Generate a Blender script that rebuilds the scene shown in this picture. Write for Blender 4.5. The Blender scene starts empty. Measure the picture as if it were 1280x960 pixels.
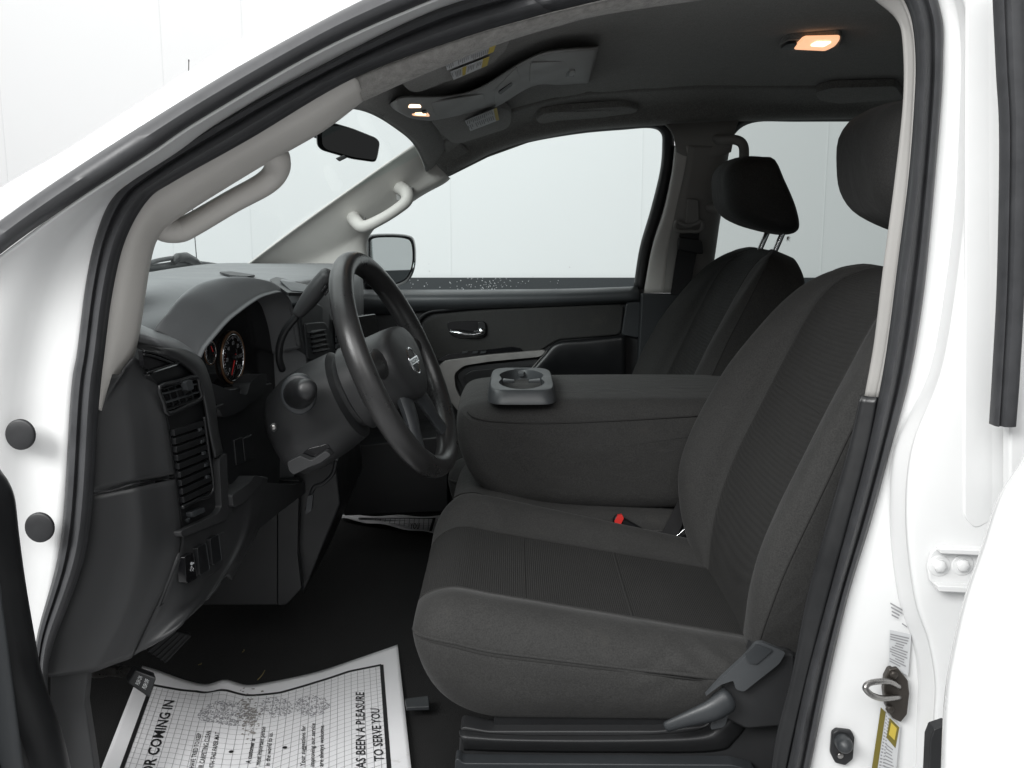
import bpy, bmesh, math, random
from mathutils import Vector as V, Matrix
random.seed(7)
S = bpy.context.scene
COL = S.collection
R = math.radians
# ------------------------------------------------------------------ camera, world, lights
FPX = 1220.0; CAM = V((0, -1.3, 1.54)); TH = math.atan(215/FPX)
cd = bpy.data.cameras.new('camera'); cam = bpy.data.objects.new('camera', cd); COL.objects.link(cam)
cam.location = CAM; cam.rotation_euler = (math.pi/2-TH, 0, 0)
cd.sensor_width = 36; cd.lens = FPX/1280*36; cd.clip_start = .02; cd.clip_end = 200
S.camera = cam
S.view_settings.view_transform = 'Standard'; S.view_settings.look = 'None'
S.view_settings.exposure = 0.0; S.view_settings.gamma = 1
w = bpy.data.worlds.new('World'); S.world = w; w.use_nodes = True
w.node_tree.nodes['Background'].inputs[0].default_value = (.98, .99, 1, 1)
w.node_tree.nodes['Background'].inputs[1].default_value = .36
def area(name, loc, target, sx, sy, power, col=(1, 1, 1)):
    l = bpy.data.lights.new(name, 'AREA'); l.shape = 'RECTANGLE'; l.size = sx; l.size_y = sy; l.energy = power; l.color = col
    o = bpy.data.objects.new(name, l); COL.objects.link(o); o.location = loc
    o.rotation_euler = (V(target)-V(loc)).to_track_quat('-Z', 'Y').to_euler()
    return o
area('ceiling_softbox', (-1.6, 2.2, 5.2), (-1.2, 3.0, 0), 10, 6, 350, (1, 1, .99))
area('door_side_softbox', (-.1, -3.3, 3.9), (0, .3, 1.0), 4.8, 2.0, 128, (1, 1, .99))
area('windshield_softbox', (-2.3, -2.4, 3.3), (-.1, 1.4, 1.40), 2.0, 1.5, 175, (1, 1, .99))

# ------------------------------------------------------------------ view rays: pixel of the 1280x960 photograph -> point on a real surface
def ray(px, py):
    a = (px-640)/FPX; b = -(py-480)/FPX
    c, s = math.cos(TH), math.sin(TH)
    return V((a, c+b*s, -s+b*c))
def aY(px, py, y): d = ray(px, py); return CAM+d*((y-CAM.y)/d.y)
def aZ(px, py, z): d = ray(px, py); return CAM+d*((z-CAM.z)/d.z)
def aX(px, py, x): d = ray(px, py); return CAM+d*((x-CAM.x)/d.x)
def aPl(px, py, p, n):
    d = ray(px, py); p = V(p); n = V(n); return CAM+d*((p-CAM).dot(n)/d.dot(n))
def aF(px, py, f, z0=1.2, t0=.9):                       # first hit of z = f(x,y)
    d = ray(px, py); g0 = None; t = t0
    while t < 5:
        p = CAM+d*t; g = p.z-f(p.x, p.y)
        if g0 is not None and g*g0 <= 0:
            a, b = t-.02, t
            for i in range(30):
                m = (a+b)/2; p = CAM+d*m
                if (p.z-f(p.x, p.y))*g0 > 0: a = m
                else: b = m
            return CAM+d*a
        g0 = g; t += .02
    return CAM+d*3
DM = .17
def aD(px, py, dx=0):                            # driver side dash face plane  x = -.522 + .17 y
    return aPl(px, py, (-.522+dx, 0, 0), (1, -DM, 0))

# ------------------------------------------------------------------ object helpers
WL = {}
def link(name, me, parent, wl):
    o = bpy.data.objects.new(name, me); COL.objects.link(o)
    WL[o] = wl.copy()
    if parent: o.parent = parent; o.location = wl-WL[parent]
    else: o.location = wl
    return o
def mesh(name, vs, fs, mat, parent=None, smooth=True, recalc=True, bevel=0, seg=2, thick=0, sub=0, mats=None, fm=None, off=1, autos=None):
    vs = [V(v) for v in vs]
    lo = V([min(v[i] for v in vs) for i in range(3)]); hi = V([max(v[i] for v in vs) for i in range(3)])
    c = V(((lo.x+hi.x)/2, (lo.y+hi.y)/2, (lo.z+hi.z)/2))
    me = bpy.data.meshes.new(name); me.from_pydata([v-c for v in vs], [], fs)
    for m in (mats or [mat]): me.materials.append(m)
    if fm:
        for p, i in zip(me.polygons, fm): p.material_index = i
    me.validate()
    if recalc:
        b = bmesh.new(); b.from_mesh(me); bmesh.ops.recalc_face_normals(b, faces=b.faces); b.to_mesh(me); b.free()
    if smooth:
        me.polygons.foreach_set('use_smooth', [True]*len(me.polygons))
        if autos: me.set_sharp_from_angle(angle=R(autos))
    o = link(name, me, parent, c)
    if thick:
        md = o.modifiers.new('s', 'SOLIDIFY'); md.thickness = thick; md.offset = off
    if bevel:
        md = o.modifiers.new('b', 'BEVEL'); md.width = bevel; md.segments = seg; md.limit_method = 'ANGLE'; md.angle_limit = R(28)
        if hasattr(md, 'harden_normals'): md.harden_normals = True
    if sub:
        md = o.modifiers.new('u', 'SUBSURF'); md.levels = sub; md.render_levels = sub
    return o
def cr(P, n=8, closed=False):                    # Catmull-Rom through control points, n steps per span
    P = [V(p) for p in P]; m = len(P); out = []
    rng = m if closed else m-1
    for i in range(rng):
        p1, p2 = P[i], P[(i+1) % m]
        p0 = P[i-1] if (closed or i > 0) else p1*2-p2
        p3 = P[(i+2) % m] if (closed or i+2 < m) else p2*2-p1
        for k in range(n):
            t = k/n
            out.append(.5*((2*p1)+(p2-p0)*t+(2*p0-5*p1+4*p2-p3)*t*t+(3*p1-p0-3*p2+p3)*t**3))
    if not closed: out.append(P[-1].copy())
    return out
def rs(P, n):                                    # resample polyline by arc length to n points
    P = [V(p) for p in P]; L = [0]
    for a, b in zip(P, P[1:]): L.append(L[-1]+(b-a).length)
    out = []; j = 0
    for k in range(n):
        s = L[-1]*k/(n-1)
        while j < len(P)-2 and L[j+1] < s: j += 1
        d = L[j+1]-L[j]; out.append(P[j].lerp(P[j+1], (s-L[j])/d if d > 0 else 0))
    return out
def grid(rows, wrap=False, rwrap=False):
    m = len(rows[0]); vs = [p for r in rows for p in r]; fs = []
    nr = len(rows)
    for i in range(nr if rwrap else nr-1):
        a = i*m; b = ((i+1) % nr)*m
        for j in range(m if wrap else m-1):
            k = (j+1) % m; fs.append((a+j, a+k, b+k, b+j))
    return vs, fs
def loft(name, curves, mat, parent=None, n=8, m=4, thick=.004, N=None, off=-1, **k):
    """curves: control polylines; smooth along them and across them"""
    C = [cr(c, n) for c in curves]
    if N: C = [rs(c, N) for c in C]
    if m > 1 and len(C) > 2:
        cols = [cr([c[j] for c in C], m) for j in range(len(C[0]))]
        C = [[cols[j][i] for j in range(len(cols))] for i in range(len(cols[0]))]
    vs, fs = grid(C)
    return mesh(name, vs, fs, mat, parent, thick=thick, off=off, **k)
def frames(P, up=None, closed=False):
    T = []
    n = len(P)
    for i in range(n):
        a = P[(i-1) % n] if (closed or i > 0) else P[i]; b = P[(i+1) % n] if (closed or i < n-1) else P[i]
        T.append((b-a).normalized())
    u = V(up) if up else (V((0, 0, 1)) if abs(T[0].z) < .9 else V((1, 0, 0)))
    out = []
    for t in T:
        s = t.cross(u)
        if s.length < 1e-6: s = t.orthogonal()
        s.normalize(); q = s.cross(t).normalized(); out.append((s, q))
        if not up: u = q
    return out
def tubeg(P, r, sides=10, up=None, closed=False, ex=1, prof=None):
    """returns verts, faces; r number or list; ex squashes second axis; prof = list of (a,b) cross-section"""
    F = frames(P, up, closed); rows = []
    for i, p in enumerate(P):
        rr = r[i] if isinstance(r, (list, tuple)) else r
        s, q = F[i]
        if prof: rows.append([p+s*(a*rr)+q*(b*rr) for a, b in prof])
        else: rows.append([p+s*(math.cos(2*math.pi*j/sides)*rr)+q*(math.sin(2*math.pi*j/sides)*rr*ex) for j in range(sides)])
    vs, fs = grid(rows, wrap=True, rwrap=closed)
    if not closed:
        m = len(rows[0]); fs.append(tuple(range(m))[::-1]); fs.append(tuple(range(len(vs)-m, len(vs))))
    return vs, fs
def tube(name, P, r, mat, parent=None, n=6, sides=12, up=None, closed=False, ex=1, prof=None, cap=True, **k):
    Q = cr(P, n, closed) if n > 1 else [V(p) for p in P]
    if isinstance(r, (list, tuple)) and len(r) == len(P) and n > 1:
        rr = [v.x for v in cr([V((x, 0, 0)) for x in r], n, closed)]
    else: rr = r
    if not closed and cap and not isinstance(rr, (list, tuple)): rr = [rr]*len(Q)
    if not closed and cap:                       # rounded ends
        d0 = (Q[0]-Q[1]).normalized(); d1 = (Q[-1]-Q[-2]).normalized()
        a, b = rr[0], rr[-1]
        Q = [Q[0]+d0*a*.5, Q[0]+d0*a*.35]+Q+[Q[-1]+d1*b*.35, Q[-1]+d1*b*.5]
        rr = [a*.45, a*.8]+list(rr)+[b*.8, b*.45]
    vs, fs = tubeg(Q, rr, sides, up, closed, ex, prof)
    return mesh(name, vs, fs, mat, parent, autos=k.pop('autos', 50), **k)
def slab(name, pts, d, mat, parent=None, bevel=.002, **k):
    """closed outline of 3D points given real thickness along vector d"""
    P = [V(p) for p in pts]; n = len(P); d = V(d)
    vs = P+[p+d for p in P]
    fs = [tuple(range(n)), tuple(range(2*n-1, n-1, -1))]+[(i, i+n, (i+1) % n+n, (i+1) % n) for i in range(n)]
    return mesh(name, vs, fs, mat, parent, bevel=bevel, autos=40, **k)
def boxg(c, s, M=None):
    c = V(c); vs = []
    for x in (-.5, .5):
        for y in (-.5, .5):
            for z in (-.5, .5):
                v = V((x*s[0], y*s[1], z*s[2])); vs.append(c+((M @ v) if M else v))
    return vs, [(0, 1, 3, 2), (4, 6, 7, 5), (0, 4, 5, 1), (2, 3, 7, 6), (0, 2, 6, 4), (1, 5, 7, 3)]
def box(name, c, s, mat, parent=None, M=None, bevel=.003, **k):
    vs, fs = boxg(c, s, M)
    return mesh(name, vs, fs, mat, parent, bevel=bevel, autos=40, **k)
def rnd(P, r, n=4):
    out = []
    for i in range(len(P)):
        a, b, c = V((*P[i-1], 0)), V((*P[i], 0)), V((*P[(i+1) % len(P)], 0))
        d1 = (a-b); d2 = (c-b); l1 = min(r, d1.length*.45); l2 = min(r, d2.length*.45)
        p, q = b+d1.normalized()*l1, b+d2.normalized()*l2
        for k in range(n+1):
            t = k/n; v = p*(1-t)**2+b*2*t*(1-t)+q*t*t; out.append((v.x, v.y))
    return out
def join(parts):
    vs, fs = [], []
    for v, f in parts:
        o = len(vs); vs += list(v); fs += [tuple(i+o for i in q) for q in f]
    return vs, fs
def basis(u, v=None):
    """matrix whose columns are x=u, y=v, z=u x v"""
    u = V(u).normalized(); v = V(v); v = (v-u*v.dot(u)).normalized(); w_ = u.cross(v)
    return Matrix((u, v, w_)).transposed()
def disc(name, c, nrm, r, h, mat, parent=None, sides=32, dome=.25, rx=None, up=(0, 0, 1), **k):
    """round button/knob: centre on the surface, rises h along the normal"""
    nrm = V(nrm).normalized(); a = nrm.cross(V(up)).normalized(); b = a.cross(nrm)
    rx = rx or r; rows = []
    for (q, z) in ((1, -.3), (1, .55), (.96, .8), (.86, .95), (.5, 1+dome*.6), (.02, 1+dome)):
        rows.append([V(c)+a*(math.cos(t)*rx*q)+b*(math.sin(t)*r*q)+nrm*(h*z) for t in [2*math.pi*i/sides for i in range(sides)]])
    vs, fs = grid(rows, wrap=True); fs.append(tuple(range(len(vs)-sides, len(vs))))
    return mesh(name, vs, fs, mat, parent, autos=60, **k)
def puff(name, prof, y0, y1, r, mat, parent=None, n=5, steps=5, scl=None, er=None, axis=None, fmf=None, **k):
    """side profile (closed list of (x,z)) drawn across from y0 to y1 with edges rounded by r"""
    P = cr([V((x, 0, z)) for x, z in prof], n, True); m = len(P)
    c = sum(P, V())/m
    sgn = 1 if sum(P[i].x*P[(i+1) % m].z-P[(i+1) % m].x*P[i].z for i in range(m)) > 0 else -1
    N = []
    for i in range(m):
        t = (P[(i+1) % m]-P[i-1]).normalized(); N.append(V((t.z, 0, -t.x))*sgn)
    rows = []
    def ring(y, ins, sc=1):
        if scl:
            k_ = (1-scl*ins/r)*sc; rows.append([V((c.x+(p.x-c.x)*k_, y, c.z+(p.z-c.z)*k_)) for p in P]); return
        rows.append([V((c.x+(p.x-c.x-q.x*ins)*sc, y, c.z+(p.z-c.z-q.z*ins)*sc)) for p, q in zip(P, N)])
    for sc in (.02, .35, .7): ring(y0-r*.12*(1-sc), r, sc)
    for i in range(steps+1):
        a = math.pi/2*i/steps; ring(y0+r*(1-math.sin(a)) if False else y0+r*(1-math.cos(a)), r*(1-math.sin(a)))
    ym = 6
    for i in range(1, ym): ring(y0+r+(y1-y0-2*r)*i/ym, -.004*math.sin(math.pi*i/ym))
    for i in range(steps, -1, -1):
        a = math.pi/2*i/steps; ring(y1-r*(1-math.cos(a)), r*(1-math.sin(a)))
    for sc in (.7, .35, .02): ring(y1+r*.12*(1-sc), r, sc)
    vs, fs = grid(rows, wrap=True); fs.append(tuple(range(m))); fs.append(tuple(range(len(vs)-m, len(vs))))
    return mesh(name, vs, fs, mat, parent, **k)
def textmesh(name, body, M, mat, parent=None, font_bold=0, width=None, height=None, fn=None, th=.0003, offs=0.0, xs=1.0):
    """flat lettering; M maps text x,y (metres) to world"""
    cu = bpy.data.curves.new(name, 'FONT'); cu.body = body; cu.size = 1; cu.resolution_u = 2; cu.offset = offs
    t = bpy.data.objects.new(name, cu); COL.objects.link(t)
    me = bpy.data.meshes.new_from_object(t)
    bpy.data.objects.remove(t)
    vs = [v.co.copy() for v in me.vertices]; fs = [tuple(p.vertices) for p in me.polygons]
    x0 = min(v.x for v in vs); x1 = max(v.x for v in vs); h = .69
    bpy.data.meshes.remove(me)
    out = []
    for v in vs: out.append(M((v.x-x0)/(x1-x0), v.y/h))
    return mesh(name, out, fs, mat, parent, smooth=False, recalc=False)

# ------------------------------------------------------------------ materials
def mat(name, col, rough=.5, metal=0, coat=0, bump=None, var=0, vscale=8, spec=.5, emit=None, es=0, sheen=0, trans=0, wear=None, bump2=None, fleck=None):
    m = bpy.data.materials.new(name); m.use_nodes = True; nt = m.node_tree; b = nt.nodes['Principled BSDF']
    col = (*col, 1) if len(col) == 3 else col
    b.inputs['Base Color'].default_value = col; b.inputs['Roughness'].default_value = rough; b.inputs['Metallic'].default_value = metal
    b.inputs['Coat Weight'].default_value = coat; b.inputs['Coat Roughness'].default_value = .06
    b.inputs['Specular IOR Level'].default_value = spec; b.inputs['Sheen Weight'].default_value = sheen
    if sheen: b.inputs['Sheen Roughness'].default_value = .4
    b.inputs['Transmission Weight'].default_value = trans
    if emit: b.inputs['Emission Color'].default_value = (*emit, 1); b.inputs['Emission Strength'].default_value = es
    tc = nt.nodes.new('ShaderNodeTexCoord'); L = nt.links.new
    if var:
        nz = nt.nodes.new('ShaderNodeTexNoise'); nz.inputs['Scale'].default_value = vscale; nz.inputs['Detail'].default_value = 6; nz.inputs['Roughness'].default_value = .62
        L(tc.outputs['Object'], nz.inputs['Vector'])
        rp = nt.nodes.new('ShaderNodeMapRange'); rp.inputs[1].default_value = .3; rp.inputs[2].default_value = .7; rp.inputs[3].default_value = 1-var; rp.inputs[4].default_value = 1+var
        L(nz.outputs['Fac'], rp.inputs[0])
        mx = nt.nodes.new('ShaderNodeVectorMath'); mx.operation = 'SCALE'; mx.inputs[0].default_value = col[:3]
        L(rp.outputs[0], mx.inputs['Scale']); L(mx.outputs[0], b.inputs['Base Color'])
        r2 = nt.nodes.new('ShaderNodeMapRange'); r2.inputs[1].default_value = .3; r2.inputs[2].default_value = .7; r2.inputs[3].default_value = max(.02, rough-.08); r2.inputs[4].default_value = min(1, rough+.08)
        L(nz.outputs['Fac'], r2.inputs[0]); L(r2.outputs[0], b.inputs['Roughness'])
    if fleck:                                        # yarn to yarn colour difference
        n3 = nt.nodes.new('ShaderNodeTexNoise'); n3.inputs['Scale'].default_value = fleck[0]; n3.inputs['Detail'].default_value = 2
        L(tc.outputs['Object'], n3.inputs['Vector'])
        m3 = nt.nodes.new('ShaderNodeMapRange'); m3.inputs[1].default_value = .35; m3.inputs[2].default_value = .65; m3.inputs[3].default_value = 1-fleck[1]; m3.inputs[4].default_value = 1+fleck[1]
        L(n3.outputs['Fac'], m3.inputs[0])
        v3 = nt.nodes.new('ShaderNodeVectorMath'); v3.operation = 'SCALE'; v3.inputs[0].default_value = col[:3]
        if b.inputs['Base Color'].links: L(b.inputs['Base Color'].links[0].from_socket, v3.inputs[0])
        L(m3.outputs[0], v3.inputs['Scale']); L(v3.outputs[0], b.inputs['Base Color'])
    if wear:                                         # pale scuffs and dust specks with shapes of their own
        wc, ws, wt = wear
        n2 = nt.nodes.new('ShaderNodeTexNoise'); n2.inputs['Scale'].default_value = ws; n2.inputs['Detail'].default_value = 8; n2.inputs['Roughness'].default_value = .75
        L(tc.outputs['Object'], n2.inputs['Vector'])
        mr = nt.nodes.new('ShaderNodeMapRange'); mr.inputs[1].default_value = wt; mr.inputs[2].default_value = wt+.12
        L(n2.outputs['Fac'], mr.inputs[0])
        mi = nt.nodes.new('ShaderNodeMix'); mi.data_type = 'RGBA'; mi.inputs[6].default_value = col; mi.inputs[7].default_value = (*wc, 1)
        src = b.inputs['Base Color'].links[0].from_socket if b.inputs['Base Color'].links else None
        if src: L(src, mi.inputs[6])
        L(mr.outputs[0], mi.inputs[0]); L(mi.outputs[2], b.inputs['Base Color'])
    if bump:
        kind, sc, st, ds = bump
        bp = nt.nodes.new('ShaderNodeBump'); bp.inputs['Strength'].default_value = st; bp.inputs['Distance'].default_value = ds
        if kind == 'noise':
            t = nt.nodes.new('ShaderNodeTexNoise'); t.inputs['Scale'].default_value = sc; t.inputs['Detail'].default_value = 3; o = t.outputs['Fac']
        elif kind == 'voronoi':
            t = nt.nodes.new('ShaderNodeTexVoronoi'); t.inputs['Scale'].default_value = sc; o = t.outputs['Distance']
        L(tc.outputs['Object'], t.inputs['Vector'])
        L(o, bp.inputs['Height']); L(bp.outputs[0], b.inputs['Normal'])
        if bump2:                                    # soft creases
            t2 = nt.nodes.new('ShaderNodeTexNoise'); t2.inputs['Scale'].default_value = bump2[0]; t2.inputs['Detail'].default_value = 2; t2.inputs['Distortion'].default_value = 1.2
            b2 = nt.nodes.new('ShaderNodeBump'); b2.inputs['Strength'].default_value = bump2[1]; b2.inputs['Distance'].default_value = bump2[2]
            L(tc.outputs['Object'], t2.inputs['Vector']); L(t2.outputs['Fac'], b2.inputs['Height']); L(b2.outputs[0], bp.inputs['Normal'])
    return m
M = {}
M['paint'] = mat('white_paint', (.74, .745, .745), .22, coat=.6, var=.012, vscale=3)
M['paint_jamb'] = mat('white_jamb_paint', (.735, .74, .74), .35, coat=.3, var=.02, vscale=5)
M['rubber'] = mat('black_rubber', (.040, .041, .044), .46, var=.15, vscale=30, bump=('noise', 160, .12, .001), wear=((.09, .09, .095), 26, .66))
M['rubber2'] = mat('dark_rubber', (.014, .0145, .016), .5, var=.15, vscale=30)
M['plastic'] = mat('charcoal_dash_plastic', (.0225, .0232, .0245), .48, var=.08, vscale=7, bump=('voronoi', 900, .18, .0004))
M['plastic_top'] = mat('lit_dash_top_plastic', (.125, .129, .134), .46, var=.07, vscale=7, bump=('voronoi', 900, .18, .0004))  # paler copy of the dash plastic: windshield light put into the colour
M['plastic_dk'] = mat('black_plastic', (.008, .0085, .0095), .40, var=.1, vscale=12, bump=('voronoi', 1100, .1, .0003))
M['plastic_sl'] = mat('slate_plastic', (.030, .033, .036), .42, var=.07, vscale=9, bump=('voronoi', 900, .15, .0004), wear=((.12, .12, .125), 40, .68))
M['leather'] = mat('wheel_grip_vinyl', (.022, .022, .0225), .31, var=.12, vscale=14, bump=('voronoi', 700, .22, .0005), wear=((.055, .055, .056), 16, .62))
M['gloss'] = mat('gloss_black', (.008, .008, .009), .12)
M['trim'] = mat('grey_pillar_trim', (.50, .484, .46), .55, var=.05, vscale=6, bump=('voronoi', 800, .15, .0004))
M['trimm'] = mat('darker_pillar_trim', (.24, .232, .22), .6, var=.05, vscale=6, bump=('voronoi', 800, .15, .0004))  # darker tone of the pillar trim grey
M['trimd'] = mat('grey_console_plastic', (.27, .268, .262), .5, var=.06, vscale=9, bump=('voronoi', 800, .15, .0004))
M['liner'] = mat('grey_headliner_felt', (.16, .157, .148), .95, var=.12, vscale=60, bump=('noise', 420, .5, .0015), fleck=(300, .2), sheen=.2)
M['felt'] = mat('felt_edge', (.27, .262, .25), .95, var=.25, vscale=90, bump=('noise', 300, .8, .002), sheen=.2)
M['fabric'] = mat('charcoal_cloth', (.0255, .0252, .0245), .88, var=.14, vscale=9, bump=('noise', 900, .45, .0008), bump2=(16, .3, .008), fleck=(420, .26), sheen=.07, wear=((.036, .0345, .032), 7, .58))
M['carpet'] = mat('black_carpet', (.007, .007, .0072), .95, var=.4, vscale=200, bump=('noise', 500, .8, .003))
M['chrome'] = mat('chrome', (.82, .83, .85), .10, metal=1)
M['silver'] = mat('brushed_silver_plastic', (.33, .32, .31), .34, metal=.4, var=.1, vscale=20)
M['steel'] = mat('worn_steel', (.35, .34, .33), .3, metal=1, var=.2, vscale=60)
M['bronze'] = mat('dark_steel_plate', (.07, .062, .055), .4, metal=.7, var=.2, vscale=60)
M['mirror'] = mat('mirror_glass', (.92, .95, .95), .01, metal=1)
M['mirror_d'] = mat('dark_reflection_mirror', (.055, .056, .056), .02, metal=1)  # dark reflection painted in as a near-black mirror tint
M['paper'] = mat('white_paper', (.84, .84, .855), .75, var=.02, vscale=14, wear=((.50, .47, .43), 5.5, .66))
M['ink'] = mat('black_ink', (.012, .012, .013), .6)
M['inkg'] = mat('grey_ink', (.26, .26, .27), .7)
M['dirt'] = mat('grey_dirt', (.30, .285, .27), .9)
M['stip'] = mat('stipple_ink', (.34, .34, .36), .8)
M['holder'] = mat('slate_cup_holder', (.052, .056, .060), .42, var=.07, vscale=9, bump=('voronoi', 900, .15, .0004))
M['white'] = mat('white_print', (.55, .56, .58), .5)
M['straw'] = mat('dry_grass', (.20, .16, .07), .8)
M['yellow'] = mat('yellow_print', (.55, .42, .06), .6)
M['label'] = mat('label_white', (.55, .56, .57), .5)
M['olive'] = mat('olive_print', (.16, .13, .02), .6)
M['red'] = mat('red_plastic', (.62, .035, .03), .35, spec=.5)
M['trimr'] = mat('grey_pillar_trim_rear', (.33, .322, .31), .6, var=.05, vscale=6, bump=('voronoi', 800, .15, .0004))
M['needle'] = mat('red_needle', (.45, .01, .01), .4, emit=(1, .03, .02), es=.05)
M['lens'] = mat('lit_lamp_lens', (.95, .75, .55), .3, emit=(1, .50, .27), es=1.05)
M['lensh'] = mat('lamp_bulb', (1, .9, .75), .3, emit=(1, .68, .42), es=3.2)
M['orange'] = mat('gauge_ring', (.20, .11, .06), .35, metal=.6)
M['webbing'] = mat('black_webbing', (.012, .012, .013), .7, bump=('noise', 500, .3, .0006))
M['stitch'] = mat('seam_cloth', (.018, .0175, .017), .9)
M['wall'] = mat('backdrop_white', (.79, .795, .80), .8, var=.008, vscale=.6)
M['wall_dark'] = mat('dark_skirting', (.03, .034, .038), .6)
M['floor'] = mat('studio_floor_grey', (.38, .385, .39), .35, var=.03, vscale=1.5)
M['seamline'] = mat('backdrop_seam', (.745, .75, .756), .8)
M['fluff'] = mat('pale_lint', (.35, .34, .33), .9)
def glassmat(name, tint, refl=.5):
    m = bpy.data.materials.new(name); m.use_nodes = True; nt = m.node_tree; nt.nodes.clear()
    o = nt.nodes.new('ShaderNodeOutputMaterial'); mx = nt.nodes.new('ShaderNodeMixShader'); t = nt.nodes.new('ShaderNodeBsdfTransparent'); g = nt.nodes.new('ShaderNodeBsdfGlossy'); f = nt.nodes.new('ShaderNodeLayerWeight')
    f.inputs[0].default_value = .12; t.inputs[0].default_value = (*tint, 1); g.inputs[0].default_value = (1, 1, 1, 1); g.inputs['Roughness'].default_value = .01
    mr = nt.nodes.new('ShaderNodeMath'); mr.operation = 'MULTIPLY'; mr.inputs[1].default_value = refl
    nt.links.new(f.outputs['Fresnel'], mr.inputs[0]); nt.links.new(mr.outputs[0], mx.inputs[0]); nt.links.new(t.outputs[0], mx.inputs[1]); nt.links.new(g.outputs[0], mx.inputs[2]); nt.links.new(mx.outputs[0], o.inputs[0])
    return m
M['glass'] = glassmat('green_tinted_glass', (.90, .965, .957))
M['glass_ws'] = glassmat('windshield_glass', (.89, .955, .95), .10)
M['glass_priv'] = glassmat('grey_privacy_glass', (.62, .67, .66))
# ribbed seat insert cloth: fine woven rows
def ribbed():
    m = mat('ribbed_insert_cloth', (.0172, .0168, .0161), .9, var=.12, vscale=10, sheen=.0, wear=((.022, .0212, .020), 9, .62)); nt = m.node_tree
    tc = nt.nodes.new('ShaderNodeTexCoord'); wv = nt.nodes.new('ShaderNodeTexWave'); wv.wave_type = 'BANDS'; wv.bands_direction = 'Y'; wv.inputs['Scale'].default_value = 85; wv.inputs['Distortion'].default_value = .3
    w2 = nt.nodes.new('ShaderNodeTexWave'); w2.bands_direction = 'X'; w2.inputs['Scale'].default_value = 85
    ad = nt.nodes.new('ShaderNodeMath'); ad.operation = 'MULTIPLY'
    bp = nt.nodes.new('ShaderNodeBump'); bp.inputs['Strength'].default_value = .8; bp.inputs['Distance'].default_value = .0025
    nt.links.new(tc.outputs['Object'], wv.inputs['Vector']); nt.links.new(tc.outputs['Object'], w2.inputs['Vector'])
    nt.links.new(wv.outputs['Fac'], ad.inputs[0]); nt.links.new(w2.outputs['Fac'], ad.inputs[1])
    b = nt.nodes['Principled BSDF']; mr = nt.nodes.new('ShaderNodeMapRange'); mr.inputs[3].default_value = .82; mr.inputs[4].default_value = 1.25
    vm = nt.nodes.new('ShaderNodeVectorMath'); vm.operation = 'SCALE'
    nt.links.new(b.inputs['Base Color'].links[0].from_socket, vm.inputs[0]); nt.links.new(ad.outputs[0], mr.inputs[0]); nt.links.new(mr.outputs[0], vm.inputs['Scale']); nt.links.new(vm.outputs[0], b.inputs['Base Color'])
    nt.links.new(ad.outputs[0], bp.inputs['Height']); nt.links.new(bp.outputs[0], nt.nodes['Principled BSDF'].inputs['Normal'])
    return m
M['insert'] = ribbed()

# ------------------------------------------------------------------ the setting
def struct(o): o['kind'] = 'structure'; return o
struct(mesh('floor', [(-14, -9, 0), (14, -9, 0), (14, 7, 0), (-14, 7, 0)], [(0, 1, 2, 3)], M['floor'], smooth=False))
WY = 5.6
zc0 = aY(640, 347, WY).z
ww = struct(mesh('backdrop_wall', *boxg((0, WY+.06, (zc0+7)/2+zc0/2), (26, .12, 7)), M['wall'], smooth=False))
sk = mesh('skirting', *boxg((0, WY+.045, zc0/2), (26, .12, zc0-.001)), M['wall_dark'], ww, smooth=False)
sm = []
for px in (563, 802, 1031, 12, 213, 1300, 312):
    p = aY(px, 250, WY); sm.append(boxg((p.x, WY-.001, 4.2), (.006, .003, 6.2)))
mesh('panel_seam', *join(sm), M['seamline'], ww, smooth=False)

struct(mesh('end_wall', *boxg((9.5, -1.7, (zc0+7)/2+zc0/2), (.12, 14.6, 7)), M['wall'], smooth=False))
struct(mesh('end_wall', *boxg((9.49, -1.7, zc0/2), (.12, 14.6, zc0-.001)), M['wall_dark'], smooth=False))
# ------------------------------------------------------------------ the truck
T = link('pickup_truck', None, None, V((.2, .85, 0)))
T['label'] = 'white pickup truck with open doors showing its dark grey cloth cabin'
T['category'] = 'pickup truck'
def lab(o, s): o['label'] = s; return o
# ================================================================== cab shell, near side
def P_(l, y): return [aY(a, b, y) for a, b in l]
seal1_out = [(44, 880), (46, 800), (76, 678), (89, 494), (97, 440), (107, 360), (119, 300), (137, 253), (163, 224), (250, 166), (400, 83), (536, 16), (640, -16)]
seal1_in = [(60, 880), (63, 815), (108, 684), (123, 505), (130, 440), (140, 365), (156, 300), (184, 250), (219, 225), (312, 173), (442, 97), (580, 46), (690, 14)]
seal2_out = [(-90, 344), (0, 277), (59, 235), (150, 175), (281, 94), (400, 28), (467, -6), (560, -51)]
seal2_in = [(-90, 395), (0, 317), (94, 250), (187, 190), (250, 148), (400, 61), (536, 0), (640, -38)]
body = loft('body_side', [
    P_([(-90, 300), (0, 235), (62, 199), (109, 170), (281, 60), (400, -8), (467, -42), (560, -86)], .03),
    P_([(-90, 312), (0, 247), (60, 210), (125, 168), (281, 72), (400, 6), (467, -28), (560, -72)], -.035),
    P_([(-90, 334), (0, 268), (59, 227), (145, 172), (281, 87), (400, 21), (467, -12), (560, -57)], -.078),
    P_([(-90, 352), (0, 285), (59, 243), (150, 183), (281, 102), (400, 36), (467, 2), (560, -43)], -.078)],
    M['paint'], T, n=8, m=4, thick=.003)
lab(body, 'white windshield pillar and roof rail above the open door')
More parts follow.
